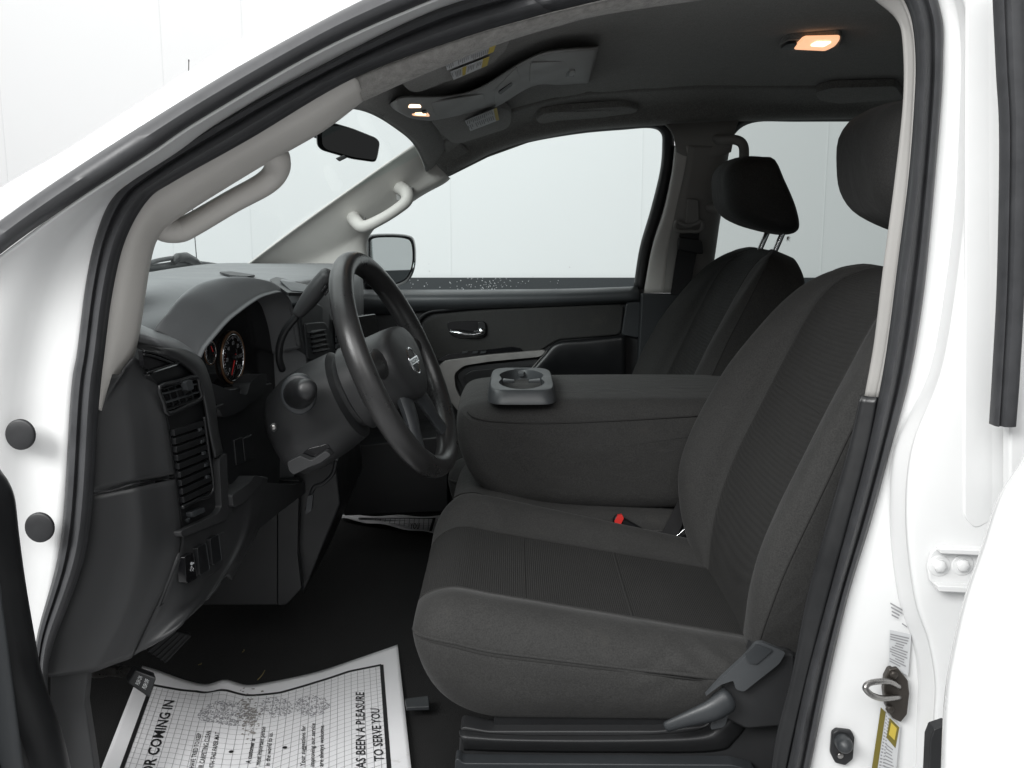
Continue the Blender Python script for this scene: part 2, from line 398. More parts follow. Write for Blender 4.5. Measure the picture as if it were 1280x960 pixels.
# jamb between the two seals, running down to the hinge side
loft('door_jamb', [
    P_([(-160, 1000), (-150, 760), (-140, 560), (-120, 420), (-60, 366), (20, 304), (94, 250), (187, 190), (250, 148), (400, 61), (536, 0), (650, -42)], -.083),
    P_([(-60, 1000), (-50, 780), (-40, 560), (-20, 430), (10, 350), (50, 300), (104, 252), (200, 187), (262, 146), (404, 62), (538, 1), (652, -41)], -.062),
    P_([(20, 1000), (20, 800), (28, 640), (40, 480), (55, 400), (80, 320), (125, 254), (215, 192), (275, 148), (408, 70), (545, 6), (658, -36)], -.018),
    P_([(52, 1000), (50, 850), (78, 678), (92, 494), (101, 440), (110, 365), (122, 300), (140, 254), (230, 180), (290, 145), (415, 76), (560, 12), (670, -30)][:12], -.006)],
    M['paint_jamb'], body, n=8, m=5)
def ribbon(name, A, B, y, hs, mt, par, closed=False, n=8, **k):
    """rubber section swept between two edges: hs = list of (fraction, height towards the outside)"""
    cs = []
    for f, h in hs:
        cs.append([aY(a[0]*(1-f)+b[0]*f, a[1]*(1-f)+b[1]*f, y-h) for a, b in zip(A, B)])
    C = [cr(c, n) for c in cs]; vs, fs = grid(C)
    return mesh(name, vs, fs, mt, par, thick=.002, off=0, autos=50, **k)
bulb = [(0, .000), (.02, .010), (.12, .017), (.26, .017), (.36, .010), (.44, .012), (.52, .021), (.64, .025), (.76, .021), (.86, .010), (.92, .004), (1, .0)]
s1 = seal1_out+[]; s1i = seal1_in+[]
ribbon('weatherstrip', s1, s1i, -.006, bulb, M['rubber'], body)
bulb2 = [(0, .0), (.04, .010), (.2, .017), (.45, .021), (.7, .018), (.86, .010), (.93, .004), (1, .0)]
ribbon('weatherstrip', seal2_out, seal2_in, -.087, bulb2, M['rubber'], body)
# rear edge of the opening
rs_out = [(1060, -60), (1160, -44), (1170, -6), (1178, 30), (1178, 70), (1176, 122), (1166, 244), (1154, 366), (1137, 469), (1113, 560), (1088, 652), (1059, 747), (1034, 852), (1012, 960), (1000, 1020)]
rs_in = [(1040, -40), (1112, -30), (1128, -6), (1140, 24), (1145, 70), (1144, 122), (1137, 216), (1124, 320), (1107, 450), (1086, 560), (1062, 652), (1036, 747), (1008, 852), (985, 960), (972, 1020)]
ribbon('weatherstrip', rs_out, rs_in, -.006, bulb, M['rubber'], body)
# top of the opening above the frame
ribbon('weatherstrip', [(640, -16), (800, -40), (950, -52), (1060, -60)], [(690, 14), (800, -10), (950, -26), (1040, -40)], -.006, bulb, M['rubber'], body)
# white B pillar
ys = [-60, -10, 30, 70, 122, 244, 366, 469, 560, 652, 747, 800, 852, 905, 960, 1040]
def col(xs, y, dy=0): return [aY(x, q+dy, y) for x, q in zip(xs, ys)]
c0 = [1150, 1170, 1178, 1178, 1176, 1166, 1154, 1137, 1113, 1088, 1059, 1047, 1034, 1024, 1012, 998]
c1 = [1178, 1196, 1205, 1207, 1206, 1200, 1186, 1166, 1126, 1118, 1128, 1145, 1152, 1150, 1149, 1147]
c2 = [1186, 1203, 1213, 1215, 1214, 1209, 1196, 1178, 1145, 1138, 1148, 1164, 1172, 1170, 1168, 1166]
bp = loft('door_pillar', [col([x-4 for x in c0], -.002), col([x*.5+z*.5 for x, z in zip(c0, c1)], -.010), col([x-3 for x in c1], -.018), col(c1, -.026), col(c2, -.052), col([x+4 for x in c2], -.058), col([1225]*16, -.064), col([1262]*16, -.066), col([1300]*16, -.064), col([1420]*16, -.03)],
    M['paint_jamb'], T, n=6, m=5)
lab(bp, 'white pillar behind the front seat with striker and hinge')
slab('raised_panel', [aY(*p, -.064) for p in rnd([(1206, -60), (1240, -60), (1240, 560), (1238, 650), (1217, 660), (1203, 645), (1203, 560)], 7)], (0, -.005, 0), M['paint_jamb'], bp, bevel=.0045, seg=4)
# plugs in the jamb
for px, py in ((26, 543), (50, 659)):
    def g(a, b): return aY(a, b, -.035)
    disc('plug', aY(px, py, -.046), (0, -1, .05), .0205, .004, M['rubber2'], body, rx=.0195, dome=.2)
# striker
pz = -.024
stk = slab('striker', [aY(*p, -.020) for p in [(1103, 842), (1108, 832), (1118, 830), (1131, 846), (1133, 862), (1130, 888), (1122, 898), (1112, 893), (1104, 878), (1101, 858)]], (0, -.012, 0), M['bronze'], bp, bevel=.002)
a = [(1124, 858), (1112, 852), (1096, 852), (1085, 855), (1082, 861), (1090, 869), (1104, 873), (1124, 871)]
tube('striker_loop', [aY(*p, q) for p, q in zip(a, [-.03, -.042, -.056, -.064, -.068, -.064, -.050, -.03])], .0042, M['steel'], bp, sides=10)
for p in ((1117, 843), (1112, 886)):
    disc('screw', aY(*p, -.033), (0, -1, 0), .0058, .004, M['bronze'], bp, sides=6)
# courtesy switch
slab('door_switch', [aY(*p, -.010) for p in [(1038, 912), (1044, 908), (1062, 910), (1066, 918), (1064, 945), (1054, 953), (1042, 950), (1036, 938)]], (0, -.010, 0), M['rubber2'], bp, bevel=.003)
disc('switch_button', aY(1053, 927, -.022), (0, -1, 0), .0115, .016, M['plastic_sl'], bp, dome=.4)
disc('screw', aY(1050, 944, -.021), (0, -1, 0), .0045, .003, M['steel'], bp, sides=12)
# rear door hinge on the pillar
hg = slab('hinge', [aY(*p, -.066) for p in [(1162, 688), (1170, 682), (1235, 684), (1235, 736), (1168, 733), (1160, 724), (1157, 705)]], (0, -.006, 0), M['paint'], bp, bevel=.002)
slab('hinge_flange', [aY(*p, -.071) for p in [(1168, 681), (1235, 684), (1235, 691), (1170, 688)]], (0, -.014, 0), M['paint'], bp, bevel=.002)
slab('hinge_flange', [aY(*p, -.071) for p in [(1166, 727), (1235, 730), (1235, 738), (1168, 735)]], (0, -.014, 0), M['paint'], bp, bevel=.002)
for p in ((1174, 707), (1203, 706)):
    disc('washer', aY(*p, -.0715), (0, -1, 0), .0145, .002, M['paint'], bp, dome=.1)
    disc('bolt', aY(*p, -.074), (0, -1, 0), .0088, .006, M['paint'], bp, sides=6, dome=.3)
# printed stickers on the pillar
def sticker(quad, y, m, par, th=.0006, name='sticker'): return slab(name, [aY(*p, y) for p in quad], (0, -th, 0), m, par, bevel=0)
sticker([(1112, 787), (1139, 793), (1135, 845), (1111, 831)], -.0255, M['label'], bp)
vs = []
random.seed(3)
def qp(q, u, v, y):
    a = V(q[0]).lerp(V(q[1]), u); b = V(q[3]).lerp(V(q[2]), u); c = a.lerp(b, v); return aY(c.x, c.y, y)
q = [(1113, 790), (1137, 795), (1134, 841), (1112, 829)]
for i, (u0, u1) in enumerate([(0, .98), (0, .95), (0, .9), (.3, .75), (.25, .7), (.1, .95), (0, .9), (0, .95), (.1, .8), (.3, .8), (0, .9), (0, .6)]):
    v0 = .05+i*.078
    vs.append(([qp(q, u0, v0, -.0268), qp(q, u1, v0, -.0268), qp(q, u1, v0+.035, -.0268), qp(q, u0, v0+.035, -.0268)], [(0, 1, 2, 3)]))
q = [(1113, 752), (1134, 764), (1134, 785), (1112, 774)]
for i, (u0, u1) in enumerate([(0, .9), (.05, .7), (.1, .55), (.1, .5)]):
    v0 = .05+i*.2
    vs.append(([qp(q, u0, v0, -.0262), qp(q, u1, v0, -.0262), qp(q, u1, v0+.09, -.0262), qp(q, u0, v0+.09, -.0262)], [(0, 1, 2, 3)]))
vs.append(([qp(q, .7, .85, -.0262), qp(q, 1, .9, -.0262), qp(q, 1, .98, -.0262), qp(q, .7, .93, -.0262)], [(0, 1, 2, 3)]))
mesh('fine_print', *join(vs), M['inkg'], bp, smooth=False)['kind'] = 'stuff'
sticker([(1101, 884), (1125, 908), (1118, 985), (1086, 985)], -.0255, M['label'], bp)
sticker([(1101, 884), (1107, 890), (1093, 985), (1086, 985)], -.0262, M['olive'], bp, name='sticker_border')
sticker([(1112, 897), (1124, 909), (1119, 935), (1108, 922)], -.0262, M['olive'], bp, name='sticker_border')
sticker([(1114, 903), (1121, 910), (1118, 925), (1111, 918)], -.0267, M['yellow'], bp, name='sticker_border')
q = [(1108, 892), (1112, 897), (1104, 985), (1095, 985)]; vs = []
for i in range(22):
    v0 = .02+i*.044
    for u0, u1 in ((0, .45), (.55, 1)):
        u1 = u0+(u1-u0)*random.uniform(.5, 1); vs.append(([qp(q, u0, v0, -.0263), qp(q, u1, v0, -.0263), qp(q, u1, v0+.02, -.0263), qp(q, u0, v0+.02, -.0263)], [(0, 1, 2, 3)]))
q = [(1107, 928), (1119, 938), (1117, 985), (1100, 985)]
for i in range(12):
    v0 = .02+i*.08
    u1 = random.uniform(.6, .95); vs.append(([qp(q, .1, v0, -.0263), qp(q, u1, v0, -.0263), qp(q, u1, v0+.03, -.0263), qp(q, .1, v0+.03, -.0263)], [(0, 1, 2, 3)]))
mesh('fine_print', *join(vs), M['inkg'], bp, smooth=False)['kind'] = 'stuff'
# rear door standing open
e = [(1330, 430), (1300, 500), (1280, 568), (1247, 622), (1226, 685), (1205, 747), (1190, 810), (1180, 872), (1176, 960), (1174, 1040)]
rd = loft('door', [[aY(x+22, q, -.20) for x, q in e], [aY(x+4, q, -.21) for x, q in e], [aY(x, q, -.222) for x, q in e], [aY(x+3, q, -.236) for x, q in e], [aY(x+14, q, -.247) for x, q in e], [aY(x+60, q, -.275) for x, q in e], [aY(x+340, q, -.40) for x, q in e]],
    M['paint'], T, m=4)
lab(rd, 'white open rear door curving in at the lower right')
sp = [aY(a, b, -.12) for a, b in [(1246, -40), (1247, 0), (1251, 87), (1255, 175), (1252, 350), (1246, 467), (1242, 532)]]
sq = [aY(a, b, -.12) for a, b in [(1283, -40), (1283, 0), (1284, 87), (1286, 175), (1282, 350), (1276, 467), (1271, 532)]]
C = []
for f, h in [(0, -.012), (.0, .003), (.1, .008), (.22, .003), (.34, .009), (.6, .010), (.82, .008), (.94, .002), (1, -.012)]:
    C.append(cr([a.lerp(b, f)+V((0, -h, 0)) for a, b in zip(sp, sq)], 6))
vs, fs = grid(C, rwrap=True)
m_ = len(C[0]); fs.append(tuple(i*m_+m_-1 for i in range(len(C)))); fs.append(tuple(i*m_ for i in range(len(C)))[::-1])
mesh('edge_seal', vs, fs, M['rubber'], rd, autos=45)
slab('door_frame', [aY(*p, -.105) for p in [(1262, -60), (1420, -60), (1420, 620), (1262, 620), (1262, 300)]], (0, .02, 0), M['paint'], rd, bevel=.004)
slab('seal_clip', [aY(*p, -.15) for p in [(1163, 925), (1168, 912), (1186, 906), (1186, 990), (1160, 990)]], (0, .02, 0), M['rubber2'], rd)
# front door standing open at the left: the edge of its inner panel
e = [(-12, 560), (0, 586), (11, 602), (19, 624), (24, 668), (32, 727), (43, 792), (54, 846), (81, 927), (98, 1010)]
fd = loft('door', [[aY(x-30, q, -.16) for x, q in e], [aY(x-4, q, -.165) for x, q in e], [aY(x, q, -.18) for x, q in e], [aY(x-4, q, -.20) for x, q in e], [aY(x-20, q+4, -.22) for x, q in e], [aY(x-44, q+30, -.25) for x, q in e], [aY(x-60, q+40, -.30) for x, q in e], [aY(x-300, q+40, -.5) for x, q in e]],
    M['plastic_dk'], T, m=4)
lab(fd, 'black inner panel edge of the open driver door at the lower left')
loft('door_trim', [[aY(a, b, -.30) for a, b in [(-60, 690), (-8, 716), (2, 760), (14, 850), (34, 1010)]], [aY(a-2, b+3, -.315) for a, b in [(-60, 690), (-8, 716), (2, 760), (14, 850), (34, 1010)]], [aY(a-50, b+6, -.32) for a, b in [(-60, 690), (-8, 716), (2, 760), (14, 850), (34, 1010)]]], M['plastic_sl'], fd)

# ================================================================== pillar trims and grab handles
def HZ(x, y):
    pts = [(-.40, 1.62), (-.26, 1.70), (-.2, 1.75), (-.1, 1.80), (0, 1.84), (.1, 1.866), (.2, 1.884), (.5, 1.90), (1.3, 1.90), (2.2, 1.86)]
    x = max(-.4, min(2.2, x))
    for (a, b), (c, d) in zip(pts, pts[1:]):
        if x <= c: z = b+(d-b)*(x-a)/(c-a); break
    return z-(.085 if y > .85 else .04)*(abs(y-.85)/.8)**3
ta = [(60, 880), (62, 815), (108, 684), (123, 512), (130, 440), (140, 365), (156, 300), (184, 250), (219, 225), (312, 173), (400, 123), (447, 99)]
tb = [(70, 880), (70, 815), (112, 684), (123, 513), (155, 462), (168, 420), (183, 325), (196, 291), (222, 268), (318, 208), (400, 161), (453, 121)]
tr = loft('pillar_trim', [P_([(a-6, b-5) for a, b in ta[3:]], .004), P_(ta[3:], .010), P_([(a[0]*.6+b[0]*.4, a[1]*.6+b[1]*.4) for a, b in zip(ta[3:], tb[3:])], .020), P_([(a[0]*.15+b[0]*.85, a[1]*.15+b[1]*.85) for a, b in zip(ta[3:], tb[3:])], .045), P_(tb[3:], .062), P_([(a+2, b-1) for a, b in tb[3:]], .09), P_([(a-6, b-8) for a, b in tb[3:]], .12)],
    M['trim'], T, n=8, m=4)
lab(tr, 'pale grey windshield pillar trim nearest the camera')
tube('grab_handle', [aY(*p) for p in [(196, 268, .075), (203, 284, .088), (222, 288, .10), (240, 281, .105), (290, 252, .105), (330, 230, .105), (345, 214, .10), (346, 198, .085), (336, 186, .07)]], [.019, .019, .0175, .0168, .0162, .0168, .0178, .0185, .019], M['trim'], tr, sides=18, n=10)
# far windshield pillar
wf = [(302, 337), (377, 280), (467, 216), (514, 184), (524, 178)]
tf = loft('pillar_trim', [P_([(296, 339), (376, 279), (466, 215), (513, 183), (524, 177)], 1.47), P_([(306, 341), (384, 285), (470, 224), (520, 192), (532, 186)], 1.50), P_([(350, 345), (420, 305), (482, 256), (534, 212), (546, 205)], 1.57), P_([(453, 347), (456, 293), (514, 247), (550, 226), (559, 219)], 1.60), P_([(462, 350), (461, 293), (518, 249), (553, 229), (562, 222)], 1.66)],
    M['trim'], T, n=8, m=4)
lab(tf, 'pale grey windshield pillar trim on the passenger side')
tube('grab_handle', [aY(*p) for p in [(440, 268, 1.56), (446, 278, 1.50), (456, 283, 1.48), (478, 273, 1.47), (497, 261, 1.47), (508, 251, 1.48), (508, 241, 1.50), (499, 234, 1.56)]], [.02, .019, .017, .0155, .0155, .017, .019, .02], M['trim'], tf, sides=16, n=8)
for p in ((446, 277), (505, 243)): slab('handle_mount', [aY(p[0]+a, p[1]+b, 1.555) for a, b in [(-9, 8), (-11, -6), (0, -12), (11, -9), (10, 6)]], (0, .03, 0), M['trimd'], tf)
# rear edge trims of the near opening
ti = [(1040, -40), (1085, -12), (1101, 0), (1124, 22), (1132, 50), (1133, 122), (1122, 227), (1107, 340), (1096, 430), (1084, 497)]
to = [(1050, -50), (1112, -32), (1128, -6), (1141, 24), (1147, 60), (1146, 122), (1139, 220), (1127, 320), (1112, 430), (1099, 497)]
t2 = loft('pillar_trim', [P_(to, .006), P_([(a-3, b) for a, b in to], .018), P_([(a+2, b) for a, b in ti], .028), P_(ti, .036), P_([(a+6, b) for a, b in ti], .10)], M['trimr'], T, n=8, m=3)
lab(t2, 'narrow pale grey trim along the pillar behind the driver seat')
lo_ = [(1075, 495), (1060, 560), (1034, 652), (1008, 747), (990, 840), (968, 930), (958, 1020)]
li_ = [(1100, 497), (1088, 560), (1064, 652), (1038, 747), (1010, 852), (986, 960), (974, 1030)]
t3 = loft('pillar_trim', [P_(li_, .004), P_([(a-3, b) for a, b in li_], -.004), P_([(a*.35+c*.65, b*.35+d*.65) for (a, b), (c, d) in zip(lo_, li_)], -.002), P_([(a+5, b) for a, b in lo_], .006), P_(lo_, .014), P_([(a+6, b+2) for a, b in lo_], .09)], M['plastic_dk'], T, n=8, m=3)
lab(t3, 'dark lower pillar trim beside the driver seat backrest')
# ================================================================== roof and headliner
def hgrid(x0, x1, y0, y1, nx, ny, f):
    return grid([[V((x0+(x1-x0)*i/nx, y0+(y1-y0)*j/ny, f(x0+(x1-x0)*i/nx, y0+(y1-y0)*j/ny))) for j in range(ny+1)] for i in range(nx+1)])
def HF(x, y):
    e = max(0, .14-y)/.14; return HZ(x, y)-.045*e*e
hl = mesh('headliner', *hgrid(-.245, 2.15, .10, 1.56, 48, 26, HF), M['liner'], T, thick=.006, off=1)
rf = mesh('roof', *hgrid(-.27, 2.3, .02, 1.66, 30, 20, lambda x, y: HZ(x, y)+.07), M['paint'], T, thick=.003, off=1)
# felt covered rail edge over the door
fo = [(442, 97), (505, 72), (580, 46), (661, 22), (780, -6), (900, -28), (1060, -48)]
fi = [(452, 122), (505, 98), (555, 77), (617, 52), (692, 29), (780, 9), (1060, -30)]
loft('rail_felt', [P_(fo, .010), P_([(a[0]*.5+b[0]*.5, a[1]*.5+b[1]*.5) for a, b in zip(fo, fi)], .022), P_([(b[0], b[1]-1) for b in fi], .05), P_([(b[0]+1, b[1]+1) for b in fi], .075), [aY(b[0]+2, b[1]-4, .12) for b in fi]], M['felt'], hl, n=8, m=4)
# far rail: from the headliner down to the tops of the far windows
rl = [(559, 219), (590, 203), (617, 190), (661, 176), (724, 164), (790, 158), (830, 156), (900, 152), (1000, 149), (1130, 148), (1300, 150)]
rows = []
for k_, (dy, yy) in enumerate([(0, 1.66), (-2, 1.60), (-8, 1.565)]): rows.append([aY(x, q+dy, yy) for x, q in rl])
rows.append([V((p.x, 1.52, HF(p.x, 1.52)-.004)) for p in rows[-1]]); rows.append([V((p.x, 1.40, HF(p.x, 1.40)+.004)) for p in rows[-1]])
loft('rail_trim', rows, M['liner'], hl, n=6, m=4)
# front header above the windshield
hd = [(447, 104), (463, 119), (486, 141), (514, 162), (524, 177), (545, 200)]
hp = [aY(q[0], q[1], y) for q, y in zip(hd, [.05, .30, .72, 1.20, 1.47, 1.58])]
hq = [V((-.235+.012*i*0, y, HF(-.235, y)-.002)) for i, y in enumerate([.11, .30, .72, 1.20, 1.47, 1.55])]
loft('header_trim', [[p+V((-.03, 0, .03)) for p in hp], hp, [a.lerp(b, .45)+V((.004, 0, -.006)) for a, b in zip(hp, hq)], hq, [p+V((.05, 0, .045)) for p in hq]], M['liner'], hl, n=8, m=4)
slab('corner_trim', [aY(*p, 1.625) for p in [(522, 172), (530, 186), (556, 221), (562, 220), (610, 196), (660, 178), (600, 150), (540, 150)]], (0, .02, 0), M['liner'], hl)
loft('corner_trim', [[aY(*p) for p in [(521, 176, 1.44), (531, 188, 1.475), (546, 206, 1.545), (560, 220, 1.585)]], [aY(*p) for p in [(526, 170, 1.42), (540, 180, 1.46), (562, 196, 1.53), (576, 211, 1.59)]], [aY(*p) for p in [(536, 156, 1.38), (556, 166, 1.43), (580, 182, 1.51), (594, 200, 1.60)]]], M['liner'], hl, m=4)
# ---- things on the headliner
def aH(px, py, dz=0): return aF(px, py, lambda x, y: HF(x, y)+dz, 1.8, 1.46)
def hslab(name, px, dz, th, m, par, **k): return slab(name, [aH(a, b, dz) for a, b in px], (0, 0, th), m, par, **k)
def aV(px, py, dz=0): return aF(px, py, lambda x, y: HZ(x, .5)+dz, 1.8)
v1 = slab('sun_visor', [aV(a, b, -.030) for a, b in rnd([(496, 92), (645, 22), (634, 62), (612, 82), (520, 117), (507, 112)], 9)], (0, 0, .016), M['liner'], hl, seg=4)
v1.modifiers['b'].width = .007
v2 = hslab('sun_visor', rnd([(536, 150), (600, 128), (640, 138), (638, 160), (570, 181), (560, 176)], 9), -.026, .016, M['liner'], hl)
v2.modifiers['b'].width = .007
def vplane(a, b, c, off):
    n = (b-a).cross(c-a).normalized(); n = -n if n.z > 0 else n
    return a+n*off, n
q1 = vplane(aV(500, 97, -.030), aV(640, 35, -.030), aV(520, 117, -.030), .004); q2 = vplane(aH(540, 150, -.026), aH(638, 150, -.026), aH(570, 181, -.026), .005)
def aV1(px, py, dz=0): return aPl(px, py, q1[0]+q1[1]*(-dz), q1[1])
def aV2(px, py, dz=0): return aPl(px, py, q2[0]+q2[1]*(-dz), q2[1])
def printed(quad, rows_, dz, dens, seed, par=hl, f=None):
    random.seed(seed); a = []
    def q_(u, v):
        p = V((*quad[0], 0)).lerp(V((*quad[1], 0)), u); r = V((*quad[3], 0)).lerp(V((*quad[2], 0)), u); c = p.lerp(r, v); return (f or aH)(c.x, c.y, dz)
    for i in range(dens):
        u = (i+.15)/dens
        if random.random() < .12: continue
        L = random.choice([.55, .75, .85, .9]); a.append(([q_(u, .08), q_(u+.45/dens, .08), q_(u+.45/dens, .08+L), q_(u, .08+L)], [(0, 1, 2, 3)]))
    return mesh('fine_print', *join(a), M['inkg'], par, smooth=False)
def hlab(q, m, dz, f=None): return slab('warning_label', [(f or aH)(a, b, dz) for a, b in q], (0, 0, .0006), m, hl, bevel=0)
A = [(556, 73), (612, 56), (611, 66), (558, 83)]; B = [(563, 85), (611, 66), (609, 78), (566, 95)]
hlab([(556, 78.0), (620, 56.0), (617, 65.0), (559, 88.0)], M['label'], .0, aV1); hlab([(612, 58.5), (620, 56.0), (617, 65.0), (610, 68.0)], M['yellow'], -.0008, aV1)
printed([(557, 79.0), (611, 61.0), (610, 68.0), (559, 87.0)], 1, -.0016, 22, 1, f=aV1)
hlab([(563, 90.0), (612, 71.0), (609, 82.0), (567, 100.0)], M['label'], .0, aV1); hlab([(604, 74.0), (612, 71.0), (609, 82.0), (602, 85.0)], M['yellow'], -.0008, aV1); hlab([(578, 85.0), (583, 83.0), (582, 93.0), (578, 95.0)], M['yellow'], -.0008, aV1)
printed([(564, 91.0), (577, 86.0), (577, 95.0), (567, 99.0)], 1, -.0016, 6, 2, f=aV1); printed([(585, 83.0), (603, 76.0), (601, 84.0), (584, 91.0)], 1, -.0016, 8, 5, f=aV1)
hlab([(581, 151), (621, 135), (624, 150), (588, 164)], M['label'], 0, aV2); hlab([(617, 137), (621, 135), (624, 150), (620, 151)], M['yellow'], -.0008, aV2)
printed([(583, 151), (616, 138), (617, 143), (584, 156)], 1, -.0016, 14, 3, f=aV2); printed([(584, 157), (617, 144), (619, 150), (587, 163)], 1, -.0016, 14, 4, f=aV2)
# overhead console: front pod, neck, bin
ne = [(486, 131), (492, 126), (506, 120), (560, 119), (600, 108), (655, 75), (690, 62), (742, 58), (749, 58)]
fe = [(488, 133), (498, 140), (520, 149), (560, 150), (612, 138), (665, 108), (700, 106), (732, 104), (737, 103)]
def cdz(k): return [aH(a, b, k if 0 < i < 8 else -.001) for i, (a, b) in enumerate(ne)], [aH(a, b, k if 0 < i < 8 else -.001) for i, (a, b) in enumerate(fe)]
n0_, f0_ = cdz(.002); n1_, f1_ = cdz(-.022); n2_, f2_ = cdz(-.030)
oc = loft('overhead_console', [n0_, n1_, [a.lerp(b, .10) for a, b in zip(n2_, f2_)], [a.lerp(b, .5) for a, b in zip(n2_, f2_)], [a.lerp(b, .90) for a, b in zip(n2_, f2_)], f1_, f0_], M['trimd'], hl, m=3, n=6, thick=0)
lab(oc, 'grey overhead console down the middle of the headliner')
for q, nm in (([(538, 129), (604, 118), (607, 133), (545, 146)], 'bin_lid'), ([(617, 114), (646, 84), (651, 101), (619, 133)], 'bin_lid'), ([(663, 79), (720, 76), (711, 100), (662, 104)], 'bin_lid')):
    hslab(nm, rnd(q, 3), -.0335, .003, M['trimd'], hl, bevel=.0012)
hslab('latch', rnd([(622, 116), (640, 103), (641, 107), (625, 119)], 3), -.0365, .004, M['rubber2'], hl)
hslab('latch', rnd([(708, 90), (727, 88), (725, 95), (706, 97)], 2), -.0345, .003, M['plastic_dk'], hl)
hslab('latch_tab', rnd([(712, 89), (719, 88), (717, 95), (711, 95)], 2), -.038, .004, M['trimd'], hl)
def lamp(q1, h):
    hslab('map_lamp', rnd(q1, 3), -.0325, .004, M['lens'], hl, bevel=.001); hslab('lamp_bulb', rnd(h, 2), -.0345, .003, M['lensh'], hl, bevel=.001)
lamp([(500, 135), (508, 129), (526, 128), (532, 137)], [(512, 131), (525, 131), (527, 135), (510, 135)])
lamp([(507, 141), (534, 140), (538, 146), (518, 145)], [(518, 142), (531, 141.5), (533, 144.5), (520, 144)])
hslab('map_lamp_button', rnd([(527, 140), (533, 139), (534, 142), (528, 142.5)], 1), -.037, .003, M['plastic_dk'], hl)
# dome lamp at the back
hslab('dome_lamp_housing', rnd([(972, 60), (982, 50), (1054, 44), (1046, 66), (980, 68)], 7), -.012, .012, M['liner'], hl)
hslab('dome_lamp', rnd([(991, 62), (1004, 49), (1051, 48), (1044, 58), (1032, 64)], 4), -.018, .007, M['lens'], hl, bevel=.002)
hslab('lamp_bulb', rnd([(1012, 58), (1020, 53), (1040, 53), (1030, 59)], 3), -.020, .003, M['lensh'], hl, bevel=.001)
hslab('dome_lamp_switch', rnd([(974, 62), (984, 55), (998, 54), (990, 64)], 4), -.018, .008, M['plastic_dk'], hl)
for nm, loc, e_ in (('map_light', aH(516, 136, -.07), .22), ('dome_light', aH(1022, 57, -.10), .18)):
    l = bpy.data.lights.new(nm, 'POINT'); l.energy = e_; l.color = (1, .72, .48); l.shadow_soft_size = .02
    o = bpy.data.objects.new(nm, l); COL.objects.link(o); o.location = loc
# grab handles folded in the far headliner edge
for q in ([(668, 150), (676, 143), (700, 139), (780, 133), (800, 137), (785, 147), (700, 152), (676, 156)], [(1018, 116), (1040, 110), (1120, 108), (1130, 124), (1050, 130), (1024, 126)]):
    o = hslab('assist_grip', rnd(q, 5), -.022, .020, M['liner'], hl); o.modifiers['b'].width = .006
# raised bands of the rear headliner
for q in ([(690, 107), (1180, 70), (1180, 78), (690, 113)],):
    pass
# ================================================================== far side of the cab
YF = 1.60
# front passenger window frame strip (dark) around the opening
win1 = [(461, 352), (459, 293), (514, 247), (558, 220), (580, 209), (617, 192), (661, 178), (724, 167), (780, 162), (812, 160), (826, 166), (828, 182), (825, 215), (813, 264), (800, 309), (792, 360)]
out1 = [(448, 356), (446, 288), (505, 238), (551, 211), (575, 200), (613, 184), (658, 170), (722, 158), (780, 152), (818, 150), (838, 160), (843, 182), (839, 218), (828, 266), (814, 312), (805, 365)]
fdoor = loft('door', [P_(win1, 1.68), P_(win1, 1.635), P_([(a*.5+c*.5, b*.5+d*.5) for (a, b), (c, d) in zip(win1, out1)], 1.615), P_(out1, 1.625)], M['rubber2'], T, n=6, m=2, thick=.002)
lab(fdoor, 'closed passenger door with chrome handle and silver trim, seen across the cabin')
# belt ledge and panel
def s(px, py, y=YF): return aY(px, py, y)
loft('belt_ledge', [P_([(440, 362), (560, 362), (700, 361), (797, 358)], 1.66), P_([(440, 366), (560, 365), (700, 363), (797, 359)], 1.60), P_([(440, 372), (560, 371), (700, 369), (799, 365)], 1.575), P_([(440, 384), (560, 380), (700, 377), (800, 374)], 1.575), P_([(440, 396), (560, 388), (700, 383), (800, 378)], 1.60)], M['holder'], fdoor, m=5, n=8)  # lighter plastic here paints in the highlight along the ledge
slab('door_panel', [s(*p, 1.61) for p in [(430, 368), (805, 362), (806, 470), (800, 700), (430, 700)]], (0, .04, 0), M['plastic'], fdoor, bevel=.002)
loft('panel_groove', [P_([(508, 430), (518, 404), (532, 390), (560, 385), (612, 381), (700, 377), (800, 375)], 1.598), P_([(513, 436), (522, 409), (536, 393), (562, 389), (612, 385), (700, 381), (800, 379)], 1.606)], M['rubber2'], fdoor)
slab('panel_insert', [s(*p, 1.612) for p in rnd([(527, 428), (531, 400), (555, 392), (612, 387), (700, 383), (780, 380), (776, 418), (697, 424), (672, 440), (636, 442), (540, 450), (524, 445)], 8)], (0, -.014, 0), M['fabric'], fdoor, bevel=.006, seg=4)
slab('panel_edge', [s(*p, 1.60) for p in rnd([(782, 378), (800, 376), (798, 422), (776, 418)], 4)], (0, -.015, 0), M['plastic_sl'], fdoor, bevel=.004)
slab('handle_recess', [s(*p, 1.597) for p in rnd([(558, 402), (598, 401), (609, 404), (609, 419), (604, 423), (572, 423), (562, 416)], 6)], (0, -.003, 0), M['gloss'], fdoor, bevel=.001)
slab('handle_surround', [s(*p, 1.596) for p in rnd([(597, 402), (606, 401), (608, 413), (598, 413)], 3)], (0, -.012, 0), M['plastic_dk'], fdoor, bevel=.002)
tube('door_handle', [s(563, 415, 1.585), s(575, 416, 1.578), s(590, 418, 1.578), s(601, 416, 1.584)], [.008, .009, .009, .011], M['chrome'], fdoor, ex=.7)
disc('handle_pivot', s(602, 414, 1.588), (0, -1, .1), .011, .010, M['chrome'], fdoor)
slab('switch_panel', [s(*p, 1.597) for p in rnd([(545, 450), (560, 442), (640, 433), (652, 435), (650, 440), (612, 444), (560, 451)], 3)], (0, -.010, 0), M['gloss'], fdoor, bevel=.002)
